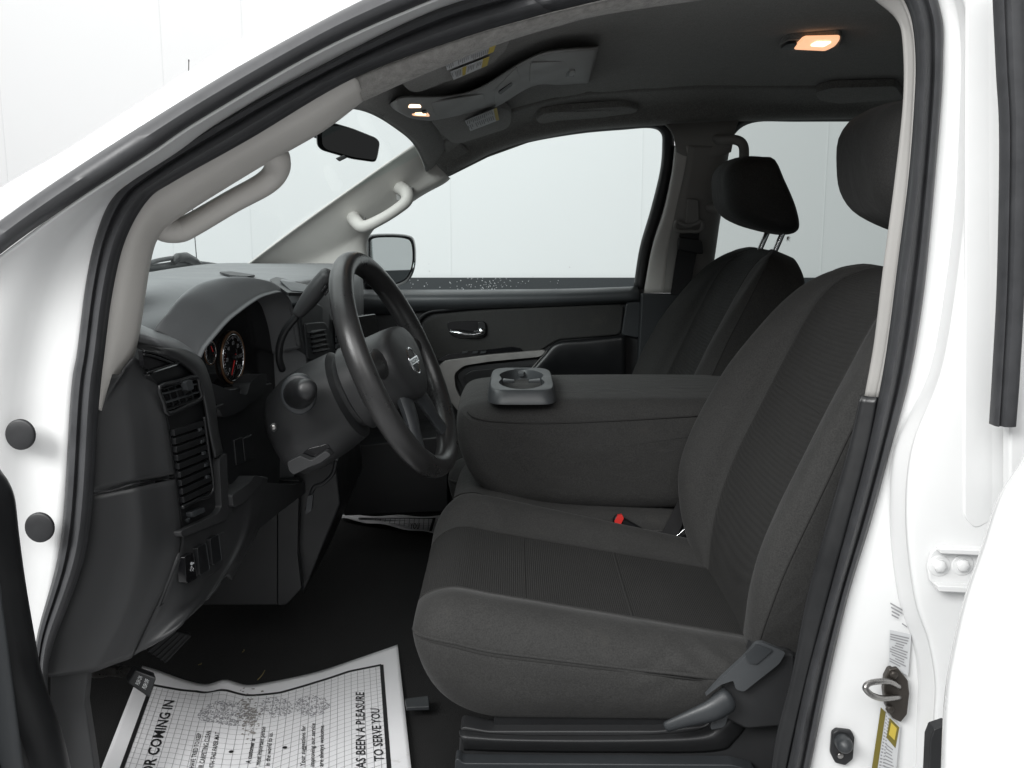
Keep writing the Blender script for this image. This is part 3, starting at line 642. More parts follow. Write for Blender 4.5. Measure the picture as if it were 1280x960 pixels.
for x in (577, 590, 600): slab('window_switch', [s(*p, 1.585) for p in [(x, 442), (x+7, 441), (x+8, 438.5), (x+1, 439.5)]], (0, -.006, 0), M['plastic_sl'], fdoor, bevel=.001)
slab('silver_trim', [s(*p, 1.592) for p in rnd([(548, 478), (545, 462), (555, 450), (612, 442.5), (683, 436.5), (676, 445), (612, 451), (580, 456), (568, 466), (570, 484), (588, 520), (572, 512)], 6)], (0, -.018, 0), M['silver'], fdoor, bevel=.005, seg=4)
slab('pull_pocket', [s(*p, 1.598) for p in rnd([(570, 468), (582, 458), (676, 448), (660, 500), (590, 510)], 8)], (0, -.006, 0), M['rubber2'], fdoor, bevel=.002)
slab('pocket_edge', [s(*p, 1.592) for p in rnd([(577, 472), (588, 463), (672, 455), (655, 500), (600, 505)], 8)], (0, -.004, 0), M['plastic_dk'], fdoor, bevel=.002)
slab('silver_brace', [s(*p, 1.592) for p in [(683, 438), (690, 436), (668, 470), (655, 470)]], (0, -.016, 0), M['silver'], fdoor, bevel=.003)
arm = loft('armrest', [P_([(655, 475), (680, 447), (697, 430), (735, 425), (782, 420)], 1.60), P_([(655, 475), (680, 446), (697, 430), (735, 426), (782, 421)], 1.575), P_([(655, 478), (682, 449), (700, 433), (735, 430), (782, 425)], 1.568), P_([(655, 490), (684, 462), (702, 452), (735, 452), (782, 451)], 1.572), P_([(655, 510), (690, 490), (702, 480), (735, 480), (782, 480)], 1.595)], M['plastic_dk'], fdoor, m=4)
mesh('window_glass', *join([([aY(*p, 1.66) for p in [(446, 366), (446, 286), (505, 236), (551, 209), (613, 182), (658, 168), (722, 156), (780, 150), (820, 150), (838, 160), (843, 182), (828, 266), (814, 312), (805, 366)]], [tuple(range(14))])]), M['glass'], fdoor, smooth=False, recalc=False)
# outer skin below the far windows
mesh('door_skin', *boxg((.0, 1.78, .92), (1.5, .02, .70)), M['paint'], fdoor, smooth=False)
# centre pillar, far side
bp2 = loft('pillar_trim', [P_([(843, 182), (839, 218), (828, 266), (814, 312), (804, 366)], 1.625), P_([(845, 182), (841, 218), (831, 266), (817, 312), (808, 366)], 1.58), P_([(862, 182), (856, 218), (845, 266), (836, 312), (830, 366)], 1.565)], M['trim'], T, m=4, n=8)
loft('pillar_cover', [P_([(861, 182), (855, 218), (844, 266), (835, 312), (829, 366)], 1.563), P_([(895, 182), (890, 218), (886, 266), (878, 312), (868, 366)], 1.57), P_([(912, 178), (905, 218), (900, 260), (893, 312), (884, 370)], 1.60), P_([(914, 176), (907, 218), (902, 260), (895, 312), (886, 370)], 1.66)], M['trimm'], bp2, m=4, n=8)
lab(bp2, 'grey centre pillar trim on the passenger side with the belt anchor')
loft('pillar_top', [P_([(826, 150), (850, 150), (885, 148), (925, 146)], 1.61), P_([(840, 165), (862, 168), (895, 166), (920, 160)], 1.575), P_([(846, 190), (862, 196), (895, 196), (914, 190)], 1.565)], M['trimm'], bp2, m=4, n=6)
slab('pillar_base', [aY(*p, 1.585) for p in [(800, 366), (876, 366), (870, 520), (792, 520)]], (0, -.03, 0), M['plastic_sl'], bp2, bevel=.006, seg=3)
slab('anchor_cover', [aY(*p, 1.572) for p in rnd([(858, 248), (872, 250), (872, 281), (855, 282)], 3)], (0, -.022, 0), M['trimm'], bp2, bevel=.005, seg=3)
tube('belt_guide', [aY(*p, 1.545) for p in [(846, 277), (844, 285), (850, 289), (862, 289), (873, 289), (878, 284), (876, 277), (870, 280), (860, 282), (852, 280)]],   .006, M['trimm'], bp2, closed=True, n=4)
slab('belt_slider', [aY(*p, 1.555) for p in rnd([(847, 296), (876, 300), (878, 318), (846, 312)], 4)], (0, -.02, 0), M['plastic_dk'], bp2)
slab('seat_belt', [aY(*p, 1.55) for p in [(850, 288), (874, 290), (872, 310), (860, 370), (838, 368), (847, 310)]], (0, -.003, 0), M['webbing'], bp2, bevel=0)
tube('grab_handle', [aY(*p) for p in [(895, 174, 1.58), (903, 175, 1.55), (920, 175, 1.53), (929, 182, 1.52), (930, 200, 1.52), (929, 235, 1.52), (922, 255, 1.52), (905, 260, 1.53), (884, 260, 1.58)]], .014, M['trimm'], bp2, sides=14)
# rear side window, far
win2 = [(884, 372), (893, 312), (902, 255), (906, 205), (914, 172), (940, 152.5), (1000, 151), (1130, 151), (1290, 152)]
out2 = [(878, 372), (887, 312), (896, 255), (900, 205), (906, 168), (934, 146), (1000, 144), (1130, 144), (1290, 145)]
loft('window_frame', [P_(win2, 1.68), P_(win2, 1.64), P_(out2, 1.615)], M['rubber2'], bp2, n=6, m=2, thick=.002)
mesh('window_glass', [aY(*p, 1.66) for p in [(872, 372), (896, 255), (900, 205), (906, 168), (934, 144), (1290, 143), (1290, 420), (872, 420)]], [tuple(range(8))], M['glass_priv'], bp2, smooth=False, recalc=False)
slab('rear_panel', [aY(*p, 1.62) for p in [(870, 395), (1400, 385), (1400, 900), (870, 900)]], (0, .05, 0), M['plastic'], bp2)
# cab back wall and rear bench hint
cw = box('cab_back', (2.1, .85, 1.25), (.06, 1.5, 1.2), M['plastic'], T)
# driver side quarter behind the pillar
qx0 = .84
mesh('quarter_panel', *boxg((1.56, .0, .86), (1.44, .05, .92)), M['paint'], cw, smooth=False)
mesh('quarter_rail', *boxg((1.56, .02, 1.83), (1.44, .05, .12)), M['paint'], cw, smooth=False)
mesh('window_frame', *join([boxg((1.56, .0, 1.335), (1.44, .04, .03)), boxg((1.56, .0, 1.765), (1.44, .04, .03)), boxg((.90, .0, 1.55), (.05, .04, .42)), boxg((2.24, .0, 1.55), (.05, .04, .42))]), M['rubber2'], cw, smooth=False)
mesh('window_glass', *boxg((1.56, .0, 1.55), (1.30, .006, .40)), M['glass_priv'], cw, smooth=False)
# windshield
bt = [V((-.80, .06, 1.31)), V((-.90, .45, 1.335)), V((-.93, .85, 1.345)), V((-.90, 1.25, 1.335)), V((-.79, 1.60, 1.31))]
tp = [V((-.245, .06, 1.70)), V((-.275, .45, 1.735)), V((-.285, .85, 1.745)), V((-.275, 1.25, 1.735)), V((-.245, 1.58, 1.69))]
ws = loft('windshield', [bt, [a.lerp(b, .5)+V((-.015, 0, .02)) for a, b in zip(bt, tp)], tp], M['glass_ws'], T, thick=0, n=8, m=8)
# cowl, wiper, bonnet, antenna
cowl = loft('cowl', [[p+V((.02, 0, .004)) for p in bt], [p+V((-.06, 0, -.012)) for p in bt], [p+V((-.14, 0, -.03)) for p in bt]], M['plastic_dk'], T)
hood = loft('bonnet', [[V((-.98, -.02, 1.22)), V((-1.04, .4, 1.30)), V((-1.07, .85, 1.31)), V((-1.04, 1.3, 1.30)), V((-.98, 1.74, 1.22))], [V((-1.5, -.03, 1.18)), V((-1.5, .4, 1.27)), V((-1.5, .85, 1.28)), V((-1.5, 1.3, 1.27)), V((-1.5, 1.75, 1.18))], [V((-2.1, 0, 1.08)), V((-2.1, .4, 1.17)), V((-2.1, .85, 1.18)), V((-2.1, 1.3, 1.17)), V((-2.1, 1.72, 1.08))]], M['paint'], T, m=5)
wp = tube('wiper', [aX(*p) for p in [(178, 333, -.86), (196, 326, -.885), (222, 322, -.90), (232, 324, -.895)]], .006, M['rubber2'], T)
tube('wiper_blade', [aX(*p) for p in [(160, 337, -.90), (200, 334, -.90), (240, 330, -.90), (298, 335, -.87)]], [.007, .008, .008, .004], M['rubber2'], wp, ex=1.3)
mesh('wiper_head', *tubeg([aX(*p) for p in [(217, 328, -.89), (222, 322, -.89), (232, 321, -.89), (243, 326, -.885), (250, 330, -.88)]], [.008, .012, .013, .011, .006], 10), M['plastic_dk'], wp)
an = tube('antenna', [V((aY(236, 75, 1.68).x, 1.68, 1.10)), aY(236.2, 200, 1.68), aY(236, 76, 1.68)], .0014, M['rubber2'], T, n=4, cap=False)
disc('antenna_tip', aY(236, 75.5, 1.68)-V((0, 0, .002)), (0, 0, 1), .0020, .004, M['rubber2'], an, up=(1, 0, 0), sides=12)
# passenger wing mirror
MC = aY(490, 325, 1.92); MN = V((.72, -.69, .02)).normalized()
def aM(px, py, d=0): return aPl(px, py, MC+MN*d, MN)
mo = [(459, 305), (462, 295), (480, 292.5), (508, 294), (518, 302), (519, 330), (510, 351), (490, 359), (466, 356), (461, 345)]
mc = V((488, 325, 0))
def sc(P, k): return [(mc.x+(a-mc.x)*k, mc.y+(b-mc.y)*k) for a, b in P]
C = [cr([aM(*p, d) for p in sc(mo, k)], 5, True) for k, d in ((.90, .004), (.96, .010), (1.0, .004), (1.02, -.02))]
C += [[p-MN*d+(MC-p)*q for p in C[3]] for d, q in ((.05, .03), (.09, .15), (.12, .4), (.13, .9))]
vs, fs = grid(C, wrap=True)
wm = mesh('wing_mirror', vs, fs, M['gloss'], T, autos=60)
lab(wm, 'passenger wing mirror beyond the far window')
slab('mirror_glass', cr([aM(*p, .005) for p in sc(mo, .87)], 5, True), -MN*.004, M['mirror'], wm, bevel=0)
tube('mirror_arm', [aY(476, 340, 1.98), aY(470, 352, 1.85), aY(463, 356, 1.70)], .025, M['gloss'], wm)
# ================================================================== dashboard
def tab(T_, v):
    if v <= T_[0][0]: return T_[0][1]
    for (a, b), (c, d) in zip(T_, T_[1:]):
        if v <= c: t = (v-a)/(c-a); t = t*t*(3-2*t); return b+(d-b)*t
    return T_[-1][1]
XT = [(.05, -.53), (.2, -.505), (.5, -.45), (.62, -.40), (.75, -.375), (1.1, -.37), (1.3, -.39), (1.6, -.46)]
def ZP(x, y):
    z = 1.408-.35*max(0, .42-y)**2-.05*max(0, y-1.0)**2
    return z-.05*max(0, -.78-x)-.5*max(0, x-(tab(XT, y)-.05))**2*4
rows = []
for i in range(45):
    y = .075+(1.575-.075)*i/44
    xt = tab(XT, y)-.008
    dx = .085*max(0, min(1, (y-.10)/.08))*max(0, min(1, (.62-y)/.05))   # gauge pocket and vents sit in a hollow
    xf = xt-dx
    prof = [(-.93+.16*abs(y-.85)**2*1.2, ZP(-.9, y)-.04)]+[(x, ZP(x, y)) for x in (-.82, -.72, -.64)]
    prof += [(xf-.045, ZP(xf-.045, y)-.001-dx*.3), (xf-.010, ZP(xf, y)-.010-dx*.5), (xf, ZP(xf, y)-.05-dx*.5)]
    prof += [(xf-.004, 1.2), (xf-.02, 1.05), (xf-.10, .93), (xf-.25, .90), (-.93, 1.0)]
    rows.append([V((q.x, y, q.y)) for q in cr([V((p[0], p[1], 0)) for p in prof], 4)])
vs, fs = grid(rows)
n_ = len(rows[0]); fs.append(tuple(range(n_))); fs.append(tuple(range(len(vs)-n_, len(vs))))
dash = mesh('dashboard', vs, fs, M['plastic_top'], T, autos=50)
lab(dash, 'charcoal dashboard with arched gauge hood and side air vents')
# recess wall and dark face of the gauge pocket
def DY(px, py, dx=0): return aD(px, py, dx)
rim = [(246, 444), (252, 432), (265, 416), (280, 399), (296, 386), (310, 376), (322, 369), (334, 365), (347, 363), (356, 370), (362, 385), (367, 405), (371, 432)]
seam = [(193, 414), (199, 404), (210, 391), (226, 371), (243, 357), (262, 350), (284, 346.5), (306, 347), (328, 351), (344, 356), (357, 368), (365, 384), (372, 412)]
seamy = [.165, .172, .185, .215, .265, .315, .365, .415, .47, .52, .56, .59, .62]
sm3 = [aY(*p, y) for p, y in zip(seam, seamy)]
rm3 = [aD(*p) for p in rim]
# hood: seam -> bulged middle -> rim -> inner lip -> back into the pocket
lift = [.006, .012, .018, .02, .02, .018, .016, .014, .012, .010, .008, .006, .004]
mid = [a.lerp(b, .5)+V((0, -.004, l*.6)) for a, b, l in zip(sm3, rm3, lift)]
nr = [a.lerp(b, .9)+V((0, 0, l*.25)) for a, b, l in zip(sm3, rm3, lift)]
lip = [p+V((.000, .004, -.007)) for p in rm3]
inn = []
cy = sum((p.y for p in rm3))/13
for p in rm3: inn.append(V((p.x-.09, p.y+(cy-p.y)*.10, p.z-.022)))
base = [p+V((-.01, 0, -.02)) for p in sm3]
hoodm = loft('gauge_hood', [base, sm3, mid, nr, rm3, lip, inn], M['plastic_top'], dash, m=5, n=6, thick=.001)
fp = [(246, 446), (265, 418), (296, 386), (322, 369), (347, 363), (362, 385), (371, 432), (372, 500), (345, 520), (268, 520), (258, 480)]
gf = slab('gauge_face', [aD(a, b, -.045) for a, b in [(225, 446), (250, 408), (290, 374), (322, 358), (350, 356), (372, 385), (380, 432), (378, 540), (262, 540), (240, 480)]], (-.004, 0, 0), M['gloss'], dash, bevel=0)
# gauges
GU = V((0, 0, 1)); GV = V((DM, 1, 0)).normalized(); GN = V((1, -DM, 0)).normalized()
def gauge(c, r, kind):
    ringp = [c+GU*(math.cos(t)*r)+GV*(math.sin(t)*r) for t in [2*math.pi*i/40 for i in range(40)]]
    vs, fs = tubeg(ringp, r*.045, 8, closed=True, up=GN)
    mesh('gauge_ring', vs, fs, M['orange'], dash)
    vs, fs = tubeg([c+(p-c)*.90+GN*.001 for p in ringp], r*.03, 8, closed=True, up=GN)
    mesh('gauge_ring', vs, fs, M['chrome'], dash)
    tk = []
    N = 33 if kind else 9
    for i in range(N):
        a = R(-135+270*i/(N-1)); L = .12 if i % 4 == 0 else .07
        d = GU*math.cos(a)+GV*math.sin(a); e = d.cross(GN)
        ww_ = r*(.022 if i % 4 == 0 else .012)
        p, q = c+d*r*.84+GN*.002, c+d*r*(.84-L)+GN*.002
        tk.append(([p+e*ww_, p-e*ww_, q-e*ww_, q+e*ww_], [(0, 1, 2, 3)]))
    mesh('gauge_marks', *join(tk), M['stip'], dash, smooth=False)['kind'] = 'stuff'
    if kind:
        for i, tx in enumerate(['0', '20', '40', '60', '80', '100', '120']):
            a = R(-135+270*i/6); d = GU*math.cos(a)+GV*math.sin(a); cc = c+d*r*.58+GN*.002; hh = r*.15
            wd = hh*.62*len(tx)
            textmesh('gauge_number', tx, lambda u, v, cc=cc, wd=wd, hh=hh: cc+GV*((u-.5)*wd)+GU*((v-.5)*hh), M['stip'], dash)
    a = R(-150 if kind else -30); d = GU*math.cos(a)+GV*math.sin(a)
    e = d.cross(GN)
    mesh('gauge_needle', [c-d*r*.15+e*r*.035+GN*.005, c-d*r*.15-e*r*.035+GN*.005, c+d*r*.72-e*r*.012+GN*.005, c+d*r*.72+e*r*.012+GN*.005], [(0, 1, 2, 3)], M['needle'], dash, thick=.001)
    disc('needle_cap', c+GN*.004, GN, r*.12, .005, M['plastic_dk'], dash)
gauge(aD(291, 447, -.040), .0455, True)
gauge(aD(263, 441, -.038), .020, False)
# lower lip of the gauge pocket and the panel below it
slab('gauge_surround', [aD(a, b, .004) for a, b in rnd([(246, 452), (262, 478), (300, 492), (309, 494), (313, 478), (324, 468), (334, 467), (331, 490), (300, 515), (279, 522), (268, 500), (255, 470)], 3)], (-.03, 0, 0), M['plastic_dk'], dash, bevel=.003)
slab('lower_panel', [aD(a, b, -.010) for a, b in [(264, 490), (340, 478), (352, 520), (350, 606), (293, 618), (276, 575)]], (-.03, 0, 0), M['plastic_dk'], dash, bevel=.003)
for q in ([(293, 550), (303, 546), (306, 578), (296, 582)], [(304, 548), (315, 543), (318, 573), (307, 577)]):
    slab('blank_switch', [aD(a, b, -.0075) for a, b in q], (-.01, 0, 0), M['plastic_dk'], dash, bevel=.0015)
slab('trip_button', [aD(*p, .006) for p in [(270, 508), (280, 504), (281, 508), (271, 512)]], (-.01, 0, 0), M['plastic_dk'], dash)
# grooved edge strip round the vents
def aE(px, py, dx=0):
    p = aD(px, py, dx)
    return p if p.y > .085 else aY(px, py, .085)
loft('vent_bezel', [[aE(a, b, .004) for a, b in [(170, 427), (182, 429), (208, 433), (235, 438), (252, 449), (262, 471), (269, 500), (273, 535), (279, 566)]],
    [aE(a, b, .012) for a, b in [(170, 429), (182, 431), (206, 436), (232, 442), (248, 454), (258, 474), (265, 501), (270, 537), (276, 568)]],
    [aE(a, b, .014) for a, b in [(170, 432), (182, 434), (204, 440), (227, 447), (243, 459), (252, 477), (259, 503), (264, 539), (271, 571)]],
    [aE(a, b, .008) for a, b in [(170, 434), (182, 437), (202, 444), (222, 452), (238, 464), (247, 480), (254, 504), (260, 541), (267, 573)]],
    [aE(a, b, -.004) for a, b in [(170, 435), (182, 438), (201, 445), (221, 453), (236, 465), (246, 481), (253, 505), (259, 541), (266, 574)]]], M['plastic'], dash, m=4, n=6, thick=.002)
loft('pad_edge', [[aY(a, b, y) for a, b, y in [(158, 399, .13), (172, 404, .15), (193, 413, .17)]]+[aD(a, b, -.004) for a, b in [(222, 425), (246, 441)]], [aE(a, b, .004) for a, b in [(160, 412), (176, 417), (197, 423), (226, 434), (250, 449)]], [aE(a, b, .005) for a, b in [(166, 428), (180, 431), (205, 437), (230, 445), (252, 460)]]], M['plastic_top'], dash, m=4, n=6)
# demister slot on top of the side vent
slab('demister_slot', [aD(a, b, .005) for a, b in [(178, 439), (196, 442), (222, 452), (210, 457), (190, 466), (180, 458)]], (-.006, 0, 0), M['gloss'], dash, bevel=0)
for q in ([(180, 439), (196, 442), (220, 452)], [(180, 443), (194, 446), (216, 454)]):
    tube('slot_louvre', [aD(a, b, .009) for a, b in q], .0016, M['plastic_dk'], dash, sides=8)
tube('slot_louvre', [aD(a, b, .010) for a, b in [(184, 466), (205, 459), (224, 453)]], .0013, M['plastic_dk'], dash, sides=8)
# vent housing
slab('vent_panel', [aD(a, b, .002) for a, b in rnd([(186, 468), (226, 455), (240, 460), (250, 478), (256, 505), (262, 545), (270, 600), (277, 636), (229, 663), (220, 600), (211, 530), (201, 484)], 4)], (-.01, 0, 0), M['plastic_dk'], dash, bevel=.002)
vh = slab('air_vent', [aD(a, b, .004) for a, b in rnd([(199, 484), (246, 471), (251, 498), (210, 517)], 3)], (-.006, 0, 0), M['gloss'], dash, bevel=0)
def bar(name, p, q, th, dep, m_, par, dx=.006):
    a, b = aD(*p, dx), aD(*q, dx); d = (b-a); mm = basis(d, (1, 0, 0))
    return box(name, (a+b)/2, (d.length, dep, th), m_, par, M=mm, bevel=.0006)
def cham(name, q, m_, th=.0035, dx=.010):
    P = q+[q[0]]
    return tube(name, [aD(*p, dx) for p in P[:-1]], th, m_, dash, closed=True, n=3, sides=8)
cham('vent_frame', [(199, 484), (222, 477), (245, 471), (249, 484), (251, 498), (232, 508), (210, 517), (204, 502)], M['plastic_dk'])
for i, (l, r_) in enumerate([((203, 492), (243, 480)), ((206, 503), (246, 490)), ((201, 486), (241, 474)), ((208, 512), (248, 497))]):
    bar('vent_blade', l, r_, .0018, .010, M['plastic_sl'] if i < 2 else M['plastic_dk'], dash)
for t in (.15, .35, .55, .75):
    bar('vent_fin', (199+45*t, 486-13*t), (209+40*t, 514-16*t), .0014, .010, M['plastic_sl'], dash, dx=.001)
slab('vent_knob', [aD(*p, .018) for p in rnd([(232, 477), (240, 474), (243, 486), (236, 489)], 2)], (-.01, 0, 0), M['plastic_sl'], dash, bevel=.001)
slab('air_vent', [aD(a, b, .004) for a, b in rnd([(214, 537), (254, 524), (266, 612), (227, 633)], 3)], (-.006, 0, 0), M['gloss'], dash, bevel=0)
for i in range(9):
    t = i/8; bar('vent_louvre', (215+12*t, 541+84*t), (253+11*t, 529+78*t), .0088, .008, M['plastic_dk'], dash, dx=.006)
tube('vent_frame', [aD(*p, .009) for p in [(255, 522), (260, 560), (266, 613), (246, 625), (228, 634)]], .003, M['plastic_dk'], dash, sides=8)
for t in (.1, .3, .5, .7, .9):
    slab('vent_peg', [aD(*p, .012) for p in [(249+11*t, 528+74*t), (252+11*t, 527+74*t), (252+11*t, 531+74*t), (249+11*t, 532+74*t)]], (-.004, 0, 0), M['plastic_sl'], dash, bevel=.0005)
slab('vent_lever', [aD(*p, .012) for p in rnd([(240, 640), (256, 634), (257, 640), (241, 647)], 2)], (-.01, 0, 0), M['plastic_sl'], dash, bevel=.001)
slab('vent_lever', [aD(*p, .010) for p in [(234, 650), (238, 647), (236, 653)]], (-.004, 0, 0), M['plastic_sl'], dash, bevel=0)
# end cap by the pillar and lower knee panel
def aC(px, py, dx=0):
    p = aD(px, py, dx)
    return p if p.y > .078 else aY(px, py, .078)
def cap_(name, rowsA, rowsB, rowsC, ya, yb, top=None):
    A = [aY(*p, ya) for p in rowsA]; B = [aY(*p, yb) for p in rowsB]; C2 = [aC(a, b, .004) for a, b in rowsC]
    A0 = [p+V((-.02, .0, 0)) for p in A]
    q = lambda u, v, t: [a.lerp(b, t) for a, b in zip(u, v)]
    b0, b1 = q(A, B, .82), q(B, C2, .16)
    bm = [a.lerp(b, .5)+(p-a.lerp(b, .5))*.55 for a, b, p in zip(b0, b1, B)]
    return loft(name, [A0, A, q(A, B, .4), b0, bm, b1, q(B, C2, .55), C2, [p+V((-.03, 0, 0)) for p in C2]], M['plastic'], dash, m=4, n=8)
cap_('end_cap', [(152, 468), (122, 513), (117, 560), (116, 613)], [(168, 446), (157, 500), (163, 545), (166, 602)], [(191, 462), (204, 495), (212, 545), (219, 592)], .022, .040)
tube('panel_gap', [aY(115, 617, .024), aY(140, 613, .032), aY(167, 605, .043), aY(192, 601, .085), aD(220, 595, .000)], .0016, M['rubber2'], dash, sides=8)
cap_('knee_panel', [(116, 620), (112, 680), (98, 740), (78, 795), (66, 846)], [(170, 610), (174, 655), (170, 700), (154, 765), (116, 841)], [(220, 599), (227, 662), (222, 700), (197, 755), (165, 822)], .022, .042)
loft('knee_panel', [
    [aC(a, b, .004) for a, b in [(226, 662), (224, 682), (219, 705), (196, 755), (163, 822)]],
    [aC(a, b, .006) for a, b in [(252, 657), (250, 680), (246, 705), (235, 740), (195, 803)]],
    [aD(a, b, .006) for a, b in [(278, 640), (278, 665), (272, 692), (258, 730), (226, 780)]],
    [aD(a, b, .009) for a, b in [(296, 612), (300, 640), (297, 672), (284, 705), (254, 755)]],
    [aD(a, b, .014) for a, b in [(324, 596), (322, 620), (314, 655), (300, 690), (280, 722)]],
    [aD(a, b, -.02) for a, b in [(338, 598), (334, 625), (322, 665), (306, 695), (290, 725)]]], M['plastic'], dash, m=4, n=8)
slab('lower_vent_edge', [aC(*p, .012) for p in rnd([(274, 572), (284, 566), (286, 640), (283, 650), (228, 672), (226, 664), (272, 642), (277, 634)], 3)], (-.012, 0, 0), M['plastic'], dash, bevel=.003)
slab('knee_flap', [aD(*p, -.004) for p in rnd([(326, 603), (368, 606), (386, 601), (412, 576), (420, 574), (404, 600), (350, 640), (308, 674), (316, 640)], 3)], (-.05, .01, 0), M['plastic'], dash, bevel=.004, seg=3)
slab('knee_lip', [aD(*p, .018) for p in rnd([(290, 619), (312, 603), (319, 594), (331, 597), (326, 606), (304, 630), (292, 634)], 3)], (-.03, 0, 0), M['plastic'], dash, bevel=.004, seg=3)
# switch bank
slab('switch_recess', [aC(*p, .0070) for p in [(222, 702), (280, 664), (284, 708), (246, 728), (198, 760)]], (-.010, 0, 0), M['plastic'], dash, bevel=.002)
for i, q in enumerate(([(231, 696), (241, 690), (246, 722), (233, 729)], [(247, 685), (257, 679), (262, 712), (250, 719)], [(263, 674), (273, 668), (277, 700), (266, 706)])):
    b_ = slab('switch', [aD(*p, .0135) for p in rnd(q, 2)], (-.012, 0, 0), M['gloss'] if i == 0 else M['plastic_dk'], dash, bevel=.0016)
    tube('switch_frame', [aD(*p, .0115) for p in rnd(q, 2, 2)], .0012, M['plastic_sl'] if i else M['gloss'], dash, closed=True, n=1, sides=6)
# traction control symbol on the first switch
sy = []
def dot(cx, cy, r, k=10): return ([aD(cx+r*math.cos(2*math.pi*i/k), cy+r*1.2*math.sin(2*math.pi*i/k), .0142) for i in range(k)], [tuple(range(k))])
sy += [dot(239.5, 704.5, 1.8), dot(241.8, 703.8, 1.0), dot(239.5, 708.5, 1.0)]
for x in (238.2, 241):
    pts = [(x, 709.5), (x+1, 711), (x-.4, 712.6), (x+.8, 714)]
    for a, b in zip(pts, pts[1:]): sy.append(([aD(a[0]-.5, a[1], .0142), aD(a[0]+.5, a[1], .0142), aD(b[0]+.5, b[1], .0142), aD(b[0]-.5, b[1], .0142)], [(0, 1, 2, 3)]))
mesh('switch_symbol', *join(sy), M['white'], dash, smooth=False)
# centre stack: silver bezel, vent, radio
slab('centre_bezel', [aD(a, b, .012) for a, b in rnd([(374, 378), (398, 378), (414, 392), (420, 420), (424, 452), (388, 452), (378, 420)], 6)], (-.03, 0, 0), M['plastic_sl'], dash, bevel=.004)
slab('centre_bezel_trim', [aD(a, b, .016) for a, b in rnd([(382, 404), (406, 402), (416, 420), (421, 446), (386, 450)], 4)], (-.006, 0, 0), M['plastic_sl'], dash, bevel=.002)
slab('air_vent', [aD(a, b, .0175) for a, b in rnd([(388, 414), (405, 411), (411, 438), (392, 442)], 2)], (-.006, 0, 0), M['gloss'], dash, bevel=.001)
for t in (0, .25, .5, .75, 1): bar('vent_blade', (388+4*t, 416+24*t), (405+5*t, 412+24*t), .0018, .010, M['plastic_sl'], dash, dx=.021)
slab('stereo', [aD(a, b, .018) for a, b in rnd([(418, 400), (470, 392), (480, 440), (424, 450)], 3)], (-.02, 0, 0), M['gloss'], dash, bevel=.002)
for i in range(6):
    slab('stereo_button', [aD(a, b, .0205) for a, b in [(421, 398+8*i), (430, 397+8*i), (430, 403+8*i), (421, 404+8*i)]], (-.004, 0, 0), M['plastic_sl'], dash, bevel=.0008)
# tray on top of the dash and the speaker cover
def aT(px, py, dz=0): return aF(px, py, lambda x, y: ZP(x, y)+dz, 1.4)
o = slab('dash_tray', [aT(a, b, .0015) for a, b in rnd([(336, 349), (345, 346), (392, 357), (384, 366), (360, 366)], 3)], (0, 0, -.006), M['plastic_dk'], dash, bevel=.001)
slab('tray_wall', [aT(a, b, .0022) for a, b in [(350, 350), (392, 358), (385, 365), (364, 363)]], (0, 0, -.004), M['plastic_sl'], dash, bevel=.001)
slab('sun_sensor_cover', [aT(a, b, .006) for a, b in rnd([(273, 339.5), (290, 339), (320, 343.5), (310, 345), (290, 344)], 3)], (0, 0, -.004), M['rubber2'], dash, bevel=.001)
# ================================================================== steering wheel and column
AL = R(24); WN = V((math.cos(AL), 0, math.sin(AL))); WU = V((-math.sin(AL), 0, math.cos(AL))); WVv = V((0, 1, 0))
yaw = R(-7); Rm = Matrix.Rotation(yaw, 3, 'Z'); WN, WU, WVv = Rm @ WN, Rm @ WU, Rm @ WVv
WC = aY(497, 455, .375); WR = .191
def W(u, v, n=0): return WC+WU*u+WVv*v+WN*n
ringp = [W(math.cos(t)*WR, math.sin(t)*WR) for t in [2*math.pi*i/96 for i in range(96)]]
rr = [(.0165 if abs(math.sin(t)) < .8 else .0178) for t in [2*math.pi*i/96 for i in range(96)]]
vs, fs = tubeg(ringp, .0187, 20, closed=True, up=WN, ex=1.08)
sw = mesh('steering_wheel', vs, fs, M['leather'], T)
lab(sw, 'dark grey four spoke steering wheel with an emblem on its hub')
# hub pad: rounded trapezoid cushion
def pad(us, n0, n1, m_, name, par, k=1.0, ins=.012):
    P = cr([V((u, v, 0)) for u, v in us], 6, True); c = sum(P, V())/len(P); rows = []
    for q, h in ((1.0, -.0), (1.0, .45), (.985, .72), (.94, .92), (.84, 1.0), (.6, 1.06), (.3, 1.09), (.02, 1.1)):
        rows.append([W(c.x+(p.x-c.x)*q*k, c.y+(p.y-c.y)*q*k, n0+(n1-n0)*h) for p in P])
    vs, fs = grid(rows, wrap=True); fs.append(tuple(range(len(P))))
    return mesh(name, vs, fs, m_, par, autos=60)
pad([(.064, 0), (.060, .05), (.042, .088), (.004, .100), (-.030, .082), (-.062, .050), (-.072, 0), (-.062, -.050), (-.030, -.082), (.004, -.100), (.042, -.088), (.060, -.05)], -.025, .024, M['plastic'], 'hub_pad', sw)
for sg in (-1, 1):
    # side spokes and lower spokes
    for us, vsx, w0, w1 in (((.018, .01), (.065, .182), .026, .017), ((-.045, -.158), (.035, .100), .022, .017)):
        a, b = W(us[0], vsx[0]*sg, -.004), W(us[1], vsx[1]*sg, -.001)
        tube('spoke', [a, a.lerp(b, .35)+WN*.002, a.lerp(b, .7), b], [w0*1.1, w0*.95, w1, w1*1.05], M['leather'] if us[1] > -.1 else M['plastic_sl'], sw, up=WN, ex=.55, cap=False)
    pass
